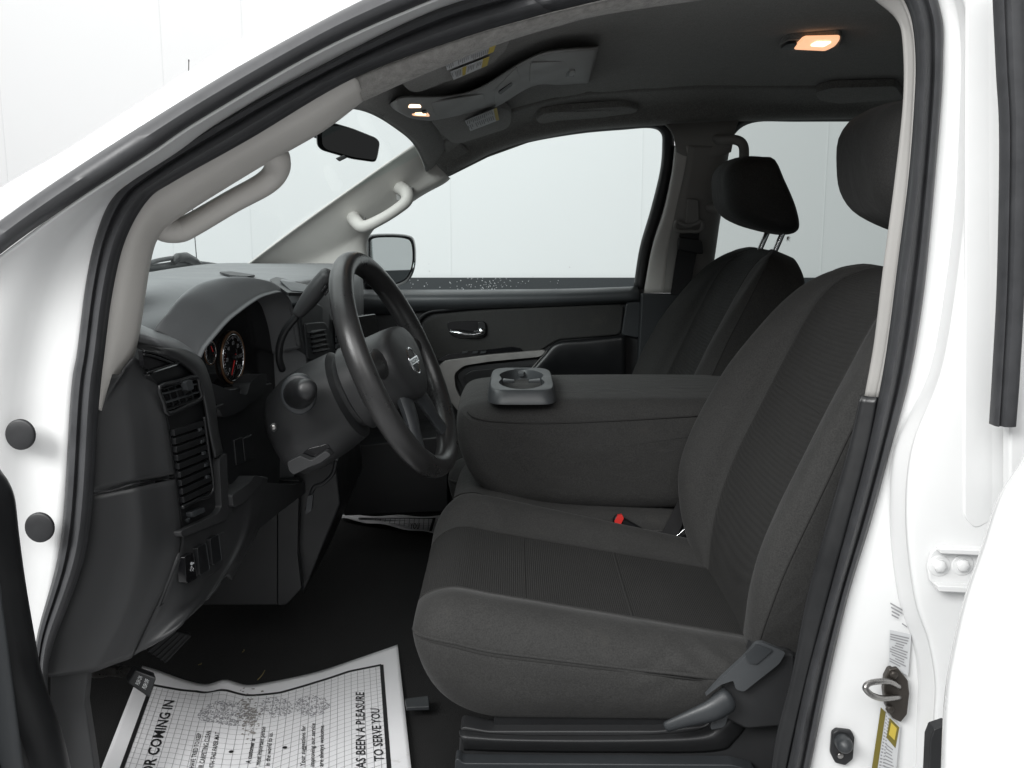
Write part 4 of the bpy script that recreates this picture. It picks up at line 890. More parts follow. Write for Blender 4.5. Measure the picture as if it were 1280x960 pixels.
# emblem: ring and bar
ec = W(-.006, .0, .0275)
def E(a, b, n=0): return ec+WVv*a+WU*b+WN*n
vs, fs = tubeg([E(math.cos(t)*.0235, math.sin(t)*.0235) for t in [2*math.pi*i/40 for i in range(40)]], .0028, 8, closed=True, up=WN)
mesh('emblem_ring', vs, fs, M['chrome'], sw)
slab('emblem_bar', [E(a, b, -.001) for a, b in [(-.029, -.0058), (.029, -.0058), (.029, .0058), (-.029, .0058)]], WN*.004, M['chrome'], sw, bevel=.0008)
textmesh('emblem_lettering', 'NISSAN', lambda u, v: E((u-.5)*.050, (v-.5)*.0075, .0036), M['ink'], sw, offs=.01)
# column shroud
rows = []
for t, r_, dz in ((-.018, .066, 0), (-.03, .078, 0), (-.06, .082, 0), (-.085, .083, -.002), (-.09, .074, -.002), (-.098, .072, -.004), (-.105, .088, -.006), (-.15, .094, -.012), (-.20, .094, -.020), (-.235, .085, -.028), (-.25, .068, -.034), (-.256, .02, -.034)):
    rows.append([W(0, 0, t)+WVv*(math.cos(a)*r_*.80)+WU*(math.sin(a)*r_*(.82 if math.sin(a) > 0 else 1.02)+dz) for a in [2*math.pi*i/48 for i in range(48)]])
vs, fs = grid(rows, wrap=True)
sc_ = mesh('steering_column', vs, fs, M['plastic'], T, autos=40)
# turn signal stalk pointing at the camera
st = W(.004, -.065, -.175)
sdir = (aY(382, 484, .20)-st); sdir = V((.10, -1, .12)).normalized()
b0 = aY(374, 492, .262)
disc('stalk_collar', b0, (-.05, -1, .0), .034, .010, M['plastic_sl'], sc_, rx=.029, dome=.05)
tube('indicator_stalk', [b0, b0+V((.008, -.025, .006)), b0+V((.016, -.05, .012)), b0+V((.027, -.08, .020)), b0+V((.034, -.10, .026))], [.026, .024, .021, .0185, .016], M['plastic_dk'], sc_, sides=20)
disc('ignition_cap', aY(342, 534, .285), (.1, -1, 0), .0075, .004, M['plastic_dk'], sc_)
disc('screw', aY(342, 534, .280), (.1, -1, 0), .004, .002, M['steel'], sc_, sides=8)
slab('tilt_slot', [aY(*p, .282) for p in rnd([(366, 576), (386, 560), (410, 554), (418, 566), (412, 572), (390, 574), (376, 584)], 3)], (0, -.004, 0), M['gloss'], sc_, bevel=.001)
slab('tilt_lever', [aY(*p, .275) for p in rnd([(362, 574), (378, 566), (392, 572), (410, 560), (417, 565), (404, 575), (388, 581), (370, 590), (364, 584)], 3)], (0, -.02, 0), M['plastic'], sc_, bevel=.003)
# gear lever
gl = tube('gear_lever', [aY(*p, y) for p, y in [((353, 462), .42), ((349, 448), .41), ((350, 430), .40), ((358, 411), .39), ((376, 389), .38)]], .0066, M['plastic_dk'], T)
a, b = aY(372, 393, .38), aY(410, 343, .365)
tube('shift_knob', [a, a.lerp(b, .05), a.lerp(b, .35), a.lerp(b, .7), b], [.0085, .0110, .0150, .0162, .0140], M['plastic'], gl, sides=18)
for p in ((405, 362), (409, 366)): slab('knob_button', [aY(p[0]+x, p[1]+y, .352) for x, y in [(-4, 2), (2, -6), (4, -4), (-2, 4)]], (0, -.004, 0), M['gloss'], gl, bevel=.001)
# interior mirror
mc_ = aY(436, 179, .78)
mn = V((.25, -.93, -.05)).normalized()
mo = rnd([(395, 164), (402, 156), (416, 153), (440, 160), (470, 172), (475, 178), (472, 196), (469, 203), (440, 199), (402, 188), (396, 182)], 5)
def aN(px, py, d=0): return aPl(px, py, mc_+mn*d, mn)
cN = V((436, 179, 0))
C = [[aN(cN.x+(a-cN.x)*k, cN.y+(b-cN.y)*k, d) for a, b in mo] for k, d in ((.97, .001), (1, -.004), (1, -.014), (.9, -.028), (.6, -.036), (.1, -.038))]
vs, fs = grid(C, wrap=True)
im = mesh('rearview_mirror', vs, fs, M['plastic_dk'], T, autos=60)
slab('mirror_glass', [aN(cN.x+3+(a-cN.x)*.90, cN.y+(b-cN.y)*.88, .0005) for a, b in mo], mn*.0015, M['mirror_d'], im, bevel=0)
slab('dimming_tab', [aN(*p, -.006) for p in [(419, 198), (430, 193), (434, 197), (424, 202)]], mn*.008, M['plastic_dk'], im)
tube('mirror_mount', [mc_-mn*.034, mc_-mn*.06+V((-.03, .01, .01)), mc_+V((-.11, .08, .035))], .010, M['plastic_dk'], im)
# ================================================================== cabin floor
FZ = .62
fl = mesh('cabin_floor', *grid([[V((x, y, z)) for y in [-.02+1.68*j/20 for j in range(21)]] for x, z in [(-1.03, 1.0), (-.98, .85), (-.92, .70), (-.87, .64), (-.80, FZ), (-.2, FZ), (.3, FZ), (1.0, FZ), (2.1, FZ)]]), M['carpet'], T, thick=.01, off=1)
slab('sill_plate', [aZ(*p, .675) for p in [(98, 850), (150, 850), (100, 1060), (-80, 1060)]] if False else [V((-.62, .045, FZ+.012)), V((.4, .045, FZ+.012)), V((.4, -.03, FZ+.008)), V((-.62, -.03, FZ+.008))], (0, 0, .012), M['plastic_dk'], fl)
slab('kick_panel', [aY(*p, .045) for p in [(62, 846), (110, 838), (106, 880), (118, 960), (128, 1060), (60, 1060)]], (0, .02, 0), M['plastic'], fl, bevel=.003)
box('firewall', (-1.05, .85, .92), (.04, 1.66, .66), M['carpet'], fl)
# tunnel side cladding under the dash
slab('tunnel_cover', [aY(*p, .60) for p in [(250, 620), (347, 600), (347, 757), (240, 757)]], (0, .05, 0), M['plastic_dk'], fl, bevel=.003)
slab('tunnel_cover', [aY(*p, .595) for p in rnd([(347, 600), (374, 600), (372, 692), (377, 735), (358, 756), (347, 757)], 3)], (0, .05, 0), M['plastic_dk'], fl, bevel=.006, seg=3)
slab('console_side', [aY(*p, .62) for p in [(366, 590), (420, 575), (426, 630), (418, 650), (378, 745), (372, 690)]], (0, .3, 0), M['plastic_dk'], fl, bevel=.006)
slab('release_handle', [aY(*p, .50) for p in rnd([(386, 618), (393, 616), (391, 636), (383, 641)], 2)], (0, -.012, 0), M['plastic_sl'], fl, bevel=.002)
tube('column_cable', [aY(*p, .5) for p in [(420, 576), (416, 592), (404, 604), (392, 610), (384, 636)]], .004, M['rubber2'], fl)
# lower passenger dash seen under the wheel
slab('glove_box', [aY(*p, 1.25) for p in [(424, 560), (560, 545), (560, 640), (430, 645)]], (0, .25, 0), M['plastic_dk'], fl, bevel=.004)
# pedals
def pedal(name, quad, y, th, ribs, axis=0):
    P = [aY(a, b, y) for a, b in quad]; d = V((.012, -.02, -.004)).normalized()
    o = slab(name, P, d*th, M['plastic_dk'], T, bevel=.003)
    for i in range(ribs):
        t0 = (i+.3)/ribs; t1 = (i+.65)/ribs
        a, b, c, e = [p+d*(th+.0004) for p in P]
        slab('tread_rib', [a.lerp(e, t0), b.lerp(c, t0), b.lerp(c, t1), a.lerp(e, t1)], d*.002, M['rubber2'], o, bevel=.0006)
    return o
pb = pedal('parking_brake_pedal', [(156, 846), (166, 830), (193, 840), (184, 865)], .13, .018, 0)
a_, b_, c_, d_ = [aY(*p, .13)+V((.012, -.02, -.004)).normalized()*.0188 for p in [(160, 846), (167, 831), (191, 840), (183, 861)]]
def pt(u, v, u0, v0, du, dv): return a_.lerp(d_, v0+0*dv)  # placeholder
def PM(l0, l1):
    def f(u, v):
        t = l1+(l0-l1)*v; p = b_.lerp(c_, t); q = a_.lerp(d_, t)
        return q.lerp(p, .2+.6*u)
    return f
textmesh('pedal_lettering', 'PUSH ON', PM(.20, .40), M['label'], pb, offs=.0)
textmesh('pedal_lettering', 'PUSH OFF', PM(.56, .76), M['label'], pb, offs=.0)
tube('pedal_arm', [aY(170, 842, .16), aY(140, 838, .20), aY(112, 838, .24), aY(60, 800, .27)], .009, M['steel'], pb)
p2 = pedal('brake_pedal', [(180, 808), (212, 782), (238, 790), (206, 824)], .34, .014, 5)
lab(p2, 'ribbed brake pedal behind the parking brake pedal')
tube('pedal_arm', [aY(205, 800, .35), aY(180, 770, .36), aY(160, 700, .38)], .008, M['rubber2'], p2)

# ================================================================== seats
def seat(yc, label, hs=1.0, hdz=0.0, hdx=.012):
    W2 = .272
    XF, XR = -.162, .40
    prof = [(-.86, 0.0), (-.97, .22), (-1.0, .45), (-.99, .58), (-.96, .68), (-.89, .79), (-.78, .84), (-.67, .825), (-.57, .79), (-.30, .785), (0, .78), (.30, .785), (.57, .80), (.66, .86), (.77, .98), (.88, 1.0), (.965, .87), (.99, .7), (1.0, .5), (.97, .25), (.86, 0.0)]
    def zt(x): return .950-.20*(x+.1) if x > -.1 else .950-.03*(x+.1)
    xs = [XF+.56*((i/34)**1.6) for i in range(35)]
    rows = []
    PP = cr([V((a, b, 0)) for a, b in prof], 4)
    for x in xs:
        e = (x-XF)
        rt = .09; top = zt(x)-(rt*.85-math.sqrt(max(0, rt*rt-(rt-e)**2))*.85 if e < rt else 0)
        rb = .15; bot = .722+((rb-math.sqrt(max(0, rb*rb-(rb-e)**2)))*1.05 if e < rb else 0)
        if bot > top-.004: bot = top-.004
        rp = .07; wd = W2*(1-.22*(1-math.sqrt(max(0, 1-((rp-e)/rp)**2))) if e < rp else 1)
        H = (top-bot)/.9
        def wr(p):                                   # pulled folds in the side cloth by the recliner
            k = max(0, min(1, (x-.17)/.10))*max(0, min(1, (p.y-.25)/.3))*(1 if p.x < -.55 else 0)*max(0, min(1, (-p.x-.55)/.25))
            return k*.0075*math.sin(105*x-26*p.y+3*math.sin(20*x))
        rows.append([V((x, yc+p.x*wd-wr(p), bot+H*p.y+wr(p)*.6)) for p in PP])
    vs, fs = grid(rows, wrap=True)
    m_ = len(PP); n0 = [i for i, p in enumerate(PP) if abs(p.x) < .60 and p.y > .5]
    lo_i, hi_i = min(n0), max(n0)
    fm = [1 if (lo_i <= (k % m_) < hi_i) and k < m_*(len(rows)-1) else 0 for k in range(len(fs))]
    cu = mesh('seat', vs, fs, None, T, mats=[M['fabric'], M['insert']], fm=fm, sub=1)
    lab(cu, label)
    # piping and seams on the cushion
    def line(name, idx, r, i0=0, i1=None, lift=.0, mt='stitch'):
        P = [rows[i][idx]+V((0, 0, lift)) for i in range(i0, i1 or len(rows), 2)]
        tube(name, P, r, M[mt], cu, n=2, sides=8, cap=False)
    ip = [i for i, p in enumerate(PP) if abs(p.y-.70) < .02 and abs(p.x) > .97]
    line('piping', 4*3, .0028, 2, lift=0, mt='fabric'); line('piping', len(PP)-1-4*3, .0028, 2, mt='fabric')
    tube('seam', [rows[i][4*3-1] for i in range(0, len(rows), 2)], .0013, M['stitch'], cu, n=2, sides=6, cap=False)
    line('seam', lo_i, .0012, 0, lift=.0005); line('seam', hi_i, .0012, 0, lift=.0005)
    for i in (17, 26):
        tube('seam', [p+V((0, 0, .0002)) for p in rows[i][lo_i:hi_i+1]], .0012, M['stitch'], cu, n=1, sides=6, cap=False)
    # backrest
    B = V((.405, 0, .845)); UA = R(21.5); U = V((math.sin(UA), 0, math.cos(UA))); Nn = V((-math.cos(UA), 0, math.sin(UA)))
    def ip_(T_, u):                                  # smooth curve through the table
        n = len(T_); k = max(i for i in range(n) if T_[i][0] <= u+1e-9) if u >= T_[0][0] else 0
        k = min(k, n-2)
        def sl(i):
            if i == 0: return (T_[1][1]-T_[0][1])/(T_[1][0]-T_[0][0])
            if i == n-1: return (T_[-1][1]-T_[-2][1])/(T_[-1][0]-T_[-2][0])
            return (T_[i+1][1]-T_[i-1][1])/(T_[i+1][0]-T_[i-1][0])
        h = T_[k+1][0]-T_[k][0]; t = max(0, min(1, (u-T_[k][0])/h)); a, b = T_[k][1], T_[k+1][1]
        return (2*t**3-3*t*t+1)*a+(t**3-2*t*t+t)*h*sl(k)+(-2*t**3+3*t*t)*b+(t**3-t*t)*h*sl(k+1)
    wt = [(-.04, .235), (.1, .262), (.25, .272), (.42, .262), (.54, .252), (.60, .225), (.64, .175), (.655, .13)]
    bt_ = [(-.04, .01), (.06, .085), (.16, .125), (.35, .118), (.46, .092), (.56, .056), (.62, .018), (.655, -.025)]     # bolster crest
    it = [(-.04, .000), (.08, .036), (.2, .048), (.33, .044), (.46, .038), (.56, .028), (.62, .006), (.655, -.03)]   # insert
    kt = [(-.04, -.09), (.2, -.11), (.5, -.115), (.6, -.105), (.655, -.07)]
    us = [-.04+.695*(1-(1-i/40)**1.25) for i in range(41)]
    rows2 = []
    for u in us:
        w_, b_, i_, k_ = ip_(wt, u), ip_(bt_, u), ip_(it, u), ip_(kt, u)
        sd = (b_+k_)/2
        pr = [(-.80, k_), (-.96, k_+(sd-k_)*.35), (-1.0, min(b_*.2, b_-.002)), (-.985, b_*.36+k_*.03), (-.92, b_*.52), (-.80, b_*.54), (-.68, b_*.14+i_*.86), (-.60, i_*1.0), (-.3, i_-.003), (0, i_-.004), (.3, i_-.003), (.60, i_), (.68, b_*.5+i_*.5), (.80, b_*.95), (.92, b_), (.985, b_*.72+k_*.03), (1.0, min(b_*.35, b_-.002)), (.96, k_+(sd-k_)*.35), (.80, k_), (0, k_-.01)]
        rows2.append([B+U*u+Nn*q.y+V((0, yc+q.x*w_, 0)) for q in cr([V((a, b, 0)) for a, b in pr], 4, True)])
    vs, fs = grid(rows2, wrap=True)
    m_ = len(rows2[0]); fs.append(tuple(range(m_))[::-1]); fs.append(tuple(range(len(vs)-m_, len(vs))))
    a0, a1 = 4*7, 4*11
    fm = [1 if a0 <= (k % m_) < a1 and k < m_*(len(rows2)-1) else 0 for k in range(len(fs))]
    bk = mesh('backrest', vs, fs, None, cu, mats=[M['fabric'], M['insert']], fm=fm, sub=1)
    for j in (a0, a1): tube('seam', [r_[j]+Nn*.0004 for r_ in rows2[:38:2]], .0013, M['stitch'], cu, n=2, sides=6, cap=False)
    for j in (4*3-2, m_-4*4-2+0): tube('seam', [r_[j]+Nn*.0006 for r_ in rows2[2:36:2]], .0016, M['stitch'], cu, n=2, sides=6, cap=False)
    for u in (.195, .385):
        i = min(range(41), key=lambda k: abs(us[k]-u)); tube('seam', [p+Nn*.0004 for p in rows2[i][a0:a1+1]], .0012, M['stitch'], cu, n=1, sides=6, cap=False)
    # stitch marks along the near side seam
    # headrest
    y0 = yc-.135; y1 = yc+.135
    hp = [aY(a, b, 1.165) for a, b in [(905, 237), (906, 215), (917, 200), (936, 193.5), (955, 194), (969, 197), (980, 221), (990, 243), (997, 262), (1001, 282), (997, 291), (983, 294), (955, 288), (935, 281), (918, 271), (908, 256)]]
    hcx = sum(p.x for p in hp)/len(hp); hcz = sum(p.z for p in hp)/len(hp)
    hp = [V((hcx+hdx+(p.x-hcx)*hs, 0, hcz+hdz+(p.z-hcz)*hs)) for p in hp]
    hd_ = puff('headrest', [(p.x, p.z) for p in hp], y0, y1, .07, M['fabric'], cu, n=3, steps=8, scl=.42)
    zb = min(p.z for p in hp)
    for yy in (yc-.075, yc+.075):
        a = V((.703+hdx-.012, yy, zb+.03)); tube('headrest_post', [a, a+V((-.034, 0, -.085)), a+V((-.068, 0, -.17))], .0075, M['chrome'], cu, n=2, sides=12)
    return cu
ds = seat(.405, "driver's charcoal cloth seat nearest the open door", 1.20, .022, .074)
ps = seat(1.30, 'front passenger seat in charcoal cloth beyond the folded armrest')
# wrinkles in the side cloth near the recliner
for q in ([(842, 833), (850, 825), (862, 815)], [(856, 835), (866, 824), (880, 812)], [(872, 838), (884, 826), (896, 818)]):
    pass
# stitch dashes on the driver backrest side
# seat side trim
sb = slab('seat_base', [aY(*p, .150) for p in rnd([(576, 908), (610, 914), (820, 914), (880, 908), (905, 890), (922, 868), (944, 808), (985, 812), (1010, 830), (1010, 1040), (566, 1040)], 6)], (0, .04, 0), M['plastic'], ds, bevel=.006, seg=3)
loft('seat_rail_cover', [P_([(574, 912), (640, 918), (760, 919), (860, 914), (895, 900), (912, 880)], .15), P_([(576, 920), (640, 924), (760, 925), (870, 922), (900, 910), (922, 884)], .128), P_([(578, 928), (640, 930), (760, 931), (880, 929), (910, 916), (932, 886)], .130), P_([(580, 938), (640, 940), (760, 941), (890, 940), (920, 925), (945, 890)], .148)], M['plastic'], ds, m=4)
slab('seat_skirt', [aY(*p, .145) for p in rnd([(570, 938), (574, 936), (580, 942), (910, 944), (940, 952), (945, 1040), (568, 1040)], 4)], (0, -.028, 0), M['plastic_sl'], ds, bevel=.006, seg=3)
slab('seat_pedestal', [V((-.03, .17, FZ)), V((.42, .17, FZ)), V((.42, .17, .74)), V((-.03, .17, .74))], (0, .46, 0), M['plastic_dk'], ds)
slab('recliner_cover', [aY(*p, .112) for p in rnd([(880, 867), (900, 845), (930, 817), (944, 801), (952, 800), (980, 812), (972, 826), (928, 861), (918, 858), (915, 847), (900, 852)], 3)], (0, -.010, 0), M['holder'], ds, bevel=.004, seg=3)
slab('recliner_shroud', [aY(*p, .135) for p in rnd([(900, 850), (945, 806), (990, 812), (990, 900), (930, 905), (900, 890)], 5)], (0, -.018, 0), M['plastic'], ds, bevel=.006, seg=3)
slab('recliner_panel', [aY(*p, .101) for p in rnd([(931, 817), (944, 804), (966, 812), (945, 830), (936, 828)], 2)], (0, -.0025, 0), M['plastic_sl'], ds, bevel=.001)
tube('recline_lever', [aY(*p, y) for p, y in [((834, 908), .105), ((862, 898), .098), ((890, 888), .095), ((909, 876), .10)]], [.009, .013, .018, .020], M['plastic_sl'], ds, sides=16, ex=.62, up=(0, 1, 0))
slab('lever_pivot', [aY(*p, .115) for p in rnd([(888, 868), (906, 858), (912, 880), (904, 904), (886, 908)], 4)], (0, -.012, 0), M['plastic_sl'], ds, bevel=.004)
# buckles
bk_ = tube('seat_belt_buckle', [aY(770, 648, .66), aY(790, 660, .665), aY(818, 676, .67), aY(840, 690, .67)], [.010, .011, .0105, .009], M['plastic_dk'], T, up=(0, 1, 0), ex=.75, sides=14, prof=None)
slab('release_button', [aY(*p, .650) for p in rnd([(768, 652), (772, 645), (778, 644), (780, 648), (776, 656), (770, 658)], 1)], (.0, .012, 0), M['red'], bk_, bevel=.0015)
b2 = slab('latch_plate', [aY(*p, .662) for p in [(832, 681), (862, 654), (866, 659), (838, 686)]], (0, -.004, 0), M['chrome'], T, bevel=.001)
slab('latch_body', [aY(*p, .668) for p in rnd([(842, 690), (866, 660), (890, 668), (872, 700)], 2)], (0, -.012, 0), M['plastic_dk'], b2, bevel=.002)
slab('belt_webbing', [aY(*p, .672) for p in [(820, 680), (848, 625), (862, 632), (838, 690)]], (0, -.003, 0), M['webbing'], b2, bevel=0)
# ================================================================== folded centre armrest
AY0, AY1 = .70, 1.08
pr = [aY(*p, AY0+.02) for p in [(574, 520), (573, 545), (578, 572), (592, 596), (615, 616), (650, 630), (700, 638), (780, 641), (850, 641), (905, 634), (930, 560), (930, 500), (860, 506), (760, 508), (660, 508), (600, 502), (582, 508)]]
top = 1.158
pr2 = [(p.x, min(p.z, top-.002)) for p in pr]
x0 = -.116
pr2 = [(x0, 1.115), (x0-.003, 1.075), (x0+.008, 1.025), (x0+.035, .972), (x0+.09, .933), (x0+.16, .915), (x0+.28, .909), (x0+.45, .909), (x0+.64, .92), (x0+.70, 1.0), (x0+.70, 1.10), (x0+.66, 1.145), (x0+.46, 1.152), (x0+.25, 1.151), (x0+.12, 1.149), (x0+.04, 1.143), (x0+.010, 1.132)]
am = puff('centre_armrest', pr2, AY0, AY1, .045, M['fabric'], T, n=4, steps=6, sub=1)
lab(am, 'folded down centre seat back serving as a wide cloth armrest')
SP = [aY(*p, AY0+.001) for p in [(584, 516), (592, 521), (612, 526), (660, 529), (720, 528), (800, 524), (880, 519)]]
tube('seam', [p+V((0, .010 if i < 1 else -.001, 0)) for i, p in enumerate(SP)], .0018, M['stitch'], am, sides=8, cap=False)
cb = puff('centre_seat', [(-.118, .93), (-.128, .90), (-.122, .84), (-.10, .81), (.35, .80), (.40, .85), (.38, .90), (.1, .925), (-.02, .95), (-.09, .948)], .68, 1.03, .03, M['fabric'], T, n=4)
lab(cb, 'narrow centre seat cushion under the folded armrest')
tube('seam', [aY(*p, .690) for p in [(567, 622), (578, 617), (596, 616), (612, 622)]], .0015, M['stitch'], cb, sides=6, cap=False)
# cup holder block
def ct(px, py, z): return aZ(px, py, z)
zt_ = 1.176; zb_ = 1.153
ot = rnd([(615, 464), (622, 461), (682, 459.5), (688, 463), (693, 482), (690, 488), (614, 489), (611, 483)], 5)
ob = rnd([(611, 470), (620, 465), (688, 463), (693, 470), (696, 494), (690, 500), (614, 503), (609, 498)], 5)
def cen(P): return sum(P, V())/len(P)
T3 = [ct(*p, zt_) for p in ot]; tc_ = cen(T3)
def ringxy(c, rx, ry, z, n, ph=0): return [V((c.x+rx*math.cos(2*math.pi*i/n+ph), c.y+ry*math.sin(2*math.pi*i/n+ph), z)) for i in range(n)]
print('cup', [tuple(round(v, 3) for v in p) for p in T3[::6]])
hx = (max(p.x for p in T3)-min(p.x for p in T3))/2; hy = (max(p.y for p in T3)-min(p.y for p in T3))/2
def sq(k, z, e=5):
    return [V((tc_.x+hx*k*(abs(math.cos(t))**(2/e))*(1 if math.cos(t) > 0 else -1), tc_.y+hy*k*(abs(math.sin(t))**(2/e))*(1 if math.sin(t) > 0 else -1), z)) for t in [2*math.pi*i/64 for i in range(64)]]
def inner(k, z, r=None):                       # two overlapping wells
    out = []
    for t in [2*math.pi*i/64 for i in range(64)]:
        a = abs(math.sin(t)); rad = hx*.80*(1-.20*math.exp(-(math.sin(t)/.28)**2)); out.append(V((tc_.x+rad*k*math.cos(t), tc_.y+hy*.86*k*math.sin(t), z)))
    return out
rows = [sq(1.06, zb_-.004, 6), sq(1.05, zb_+.004, 6), sq(1.0, zt_-.005), sq(.975, zt_), sq(.95, zt_+.001), inner(1.0, zt_), inner(.985, zt_-.003), inner(.95, zt_-.030), inner(.05, zt_-.031)]
vs, fs = grid(rows, wrap=True)
ch = mesh('cup_holder', vs, fs, M['holder'], am, autos=55)
for (sx, sy) in ((-1, .02), (1, .02)):
    q = V((tc_.x+sx*hx*.60, tc_.y+hy*sy, zt_-.002))
    slab('holder_finger', [q+V((-sx*.0, -.014, 0)), q+V((-sx*.026, -.007, -.002)), q+V((-sx*.026, .007, -.002)), q+V((0, .014, 0))], (0, 0, -.006), M['holder'], am, bevel=.0015)
for (a, b) in ((0, .82), (-.35, -.72), (.35, -.72)):
    q = V((tc_.x+a*hx, tc_.y+b*hy, zt_-.004)); s_ = -1 if b > 0 else 1
    slab('holder_finger', [q+V((-.008, 0, 0)), q+V((.008, 0, 0)), q+V((.006, .014*s_, -.003)), q+V((-.006, .014*s_, -.003))], (0, 0, -.008), M['holder'], am, bevel=.0012)
# ================================================================== paper mats
def pz(x, y): return FZ+.012+.003*math.sin(7*x+1)+.002*math.sin(9*y+x*4)
def aP(px, py, dz=0): return aF(px, py, lambda x, y: pz(x, y)+dz, .67)
pc = [(190, 838), (250, 856), (300, 859), (380, 843), (440, 826), (497, 805)]
ed = [(497, 805), (503, 852), (509, 905), (514, 960), (520, 1020)]
# build as a grid between a left edge and a right edge in floor coordinates
L0, L1 = aP(178, 832), aP(126, 962); R0, R1 = aP(497, 805), aP(514, 960)
LD = (L1-L0); RD = (R1-R0)
topc = [aP(*p) for p in [(178, 832), (240, 852), (300, 859), (380, 843), (440, 826), (497, 805)]]
tp_ = rs(cr(topc, 8), 61)
rows = []
dL = LD.normalized(); dR = RD.normalized()
for j in range(41):
    s_ = .62*j/40; row = []
    for i, t in enumerate(tp_):
        u = i/60; p = t+(dL*(1-u)+dR*u)*s_; p.z = pz(p.x, p.y)
        fold = abs(u-.36); p.z += .016*math.exp(-(fold/.05)**2)*math.exp(-s_*6)+.0012*math.sin(17*u+9*s_)*math.exp(-s_*4)
        row.append(p)
    rows.append(row)
vs, fs = grid(rows)
pm = mesh('paper_floor_mat', vs, fs, M['paper'], None, thick=.0004, recalc=False)
pm['label'] = 'printed white paper mat lying in the driver footwell'; pm['category'] = 'floor mat'; pm['group'] = 'paper floor mats'
def onp(u, v, lift=.0010):                     # u across 0..1, v metres towards the seat
    i = min(59.999, max(0, u*60)); j = min(39.999, max(0, v/.62*40)); a, b = int(i), int(j); fi, fj = i-a, j-b
    p = (rows[b][a]*(1-fi)+rows[b][a+1]*fi)*(1-fj)+(rows[b+1][a]*(1-fi)+rows[b+1][a+1]*fi)*fj
    return p+V((0, 0, lift))
# inverse: pixel -> (u, v)
def inv(px, py):
    t = aP(px, py); best = None
    for b in range(41):
        for a in range(61):
            d = (rows[b][a]-t).length_squared
            if best is None or d < best[0]: best = (d, a/60, b*.62/40)
    _, u, v = best; st_ = .01
    for k in range(60):
        for du, dv in ((st_, 0), (-st_, 0), (0, st_*.5), (0, -st_*.5)):
            d = (onp(u+du, v+dv, 0)-t).length_squared
            if d < best[0] and 0 <= u+du <= 1 and 0 <= v+dv <= .62: best = (d, u+du, v+dv); u += du; v += dv; break
        else: st_ *= .6
    return u, v
def strip(pts, wpx, lift=.0008):               # line in (u,v) with width in metres
    P = rs([V((u, v, 0)) for u, v in pts], max(2, int(24*len(pts)/2))) if len(pts) > 1 else pts
    Q = [onp(p.x, p.y, lift) for p in P]; a = []
    F = frames(Q, (0, 0, 1)); l = [q-f[0]*wpx/2 for q, f in zip(Q, F)]; r_ = [q+f[0]*wpx/2 for q, f in zip(Q, F)]
    return grid([l, r_])
tl, trr = inv(190, 857), inv(477, 831)
bd = [inv(*p) for p in [(190, 857), (245, 864), (297, 871), (350, 866), (394, 853), (437, 840), (477, 831)]]
ur, vr = trr; ul = tl[0]
bl = [(ul, bd[0][1]), (ul, .6)]; br = [(ur, vr), (ur, .6)]
mesh('print_border', *join([strip(bd, .0075), strip([(ul, bd[0][1]), (ul, .3), (ul, .6)], .0075), strip([(ur, vr), (ur, .3), (ur, .6)], .0075)]), M['ink'], pm, smooth=False, recalc=False)
g_ = []
import bisect
def vtop(u):
    for (a, b), (c, d) in zip(bd, bd[1:]):
        if u <= c: return b+(d-b)*(u-a)/(c-a+1e-9)
    return bd[-1][1]
for i in range(1, 34):
    u = ul+(ur-ul)*i/34; g_.append(strip([(u, vtop(u)+.006), (u, .3), (u, .6)], .0007, .0006))
for j in range(1, 36):
    g_.append(strip([(ul+(ur-ul)*k/16, vtop(ul+(ur-ul)*k/16)+.0155*j) for k in range(17) if vtop(ul+(ur-ul)*k/16)+.0155*j < .61] or [(ul, .59), (ur, .59)], .0007, .0006))
mesh('print_grid', *join(g_), M['inkg'], pm, smooth=False, recalc=False)['kind'] = 'stuff'
# lettering: baseline from pixel A to pixel B (reading away from the camera), glyph height from a pixel offset
def ptext(body, A, B, hx_, nm='print_text', bold=.01):
    a = aP(*A); b = aP(*B); c = aP(A[0]+hx_[0], A[1]+hx_[1]); d = b-a; h = c-a
    def f(u, v):
        p = a+d*u+h*v; uu, vv = invw(p); return onp(uu, vv, .0011)
    return textmesh(nm, body, f, M['ink'], pm, offs=bold)
def invw(p):
    # fast inverse on the floor plane
    u, v = .5, .2
    for k in range(14):
        q = onp(u, v, 0); e = V((p.x-q.x, p.y-q.y, 0)); qa = onp(u+.01, v, 0)-q; qb = onp(u, v+.005, 0)-q
        det = qa.x*qb.y-qa.y*qb.x
        if abs(det) < 1e-12: break
        u = min(.98, max(0.0, u+.01*(e.x*qb.y-e.y*qb.x)/det)); v = min(.61, max(0, v+.005*(qa.x*e.y-qa.y*e.x)/det))
    return u, v
def ext(A, B, k):                               # start further back so that the visible end stays put
    return (B[0]+(A[0]-B[0])*k, B[1]+(A[1]-B[1])*k)
def line_(s_vis, s_all, A, B, h, **k):
    # A,B bound the visible words; extend the line towards the camera for the words cut by the frame
    a = aP(*A); b = aP(*B); r_ = len(s_all)/len(s_vis); a2 = b+(a-b)*r_
    c = aP(A[0]+h[0], A[1]+h[1]); hv = c-a; d = b-a2
    def f(u, v):
        p = a2+d*u+hv*v; uu, vv = invw(p); return onp(uu, vv, .0011)
    return textmesh('print_text', s_all, f, M['ink'], pm, offs=k.get('bold', .008))
line_('OR COMING IN', 'FOR COMING IN', (190, 968), (218, 876), (-14, -1), bold=.022)
line_('VE TRIED TO KEEP', 'WE HAVE TRIED TO KEEP', (243, 958), (252, 919), (-6, -.6), bold=.01)
line_('CARPETING CLEAN', 'YOUR CARPETING CLEAN', (255, 958), (264, 918), (-6, -.6), bold=.01)
line_('H THIS PAPER MAT', 'WITH THIS PAPER MAT', (268, 959), (275, 920), (-6, -.6), bold=.01)
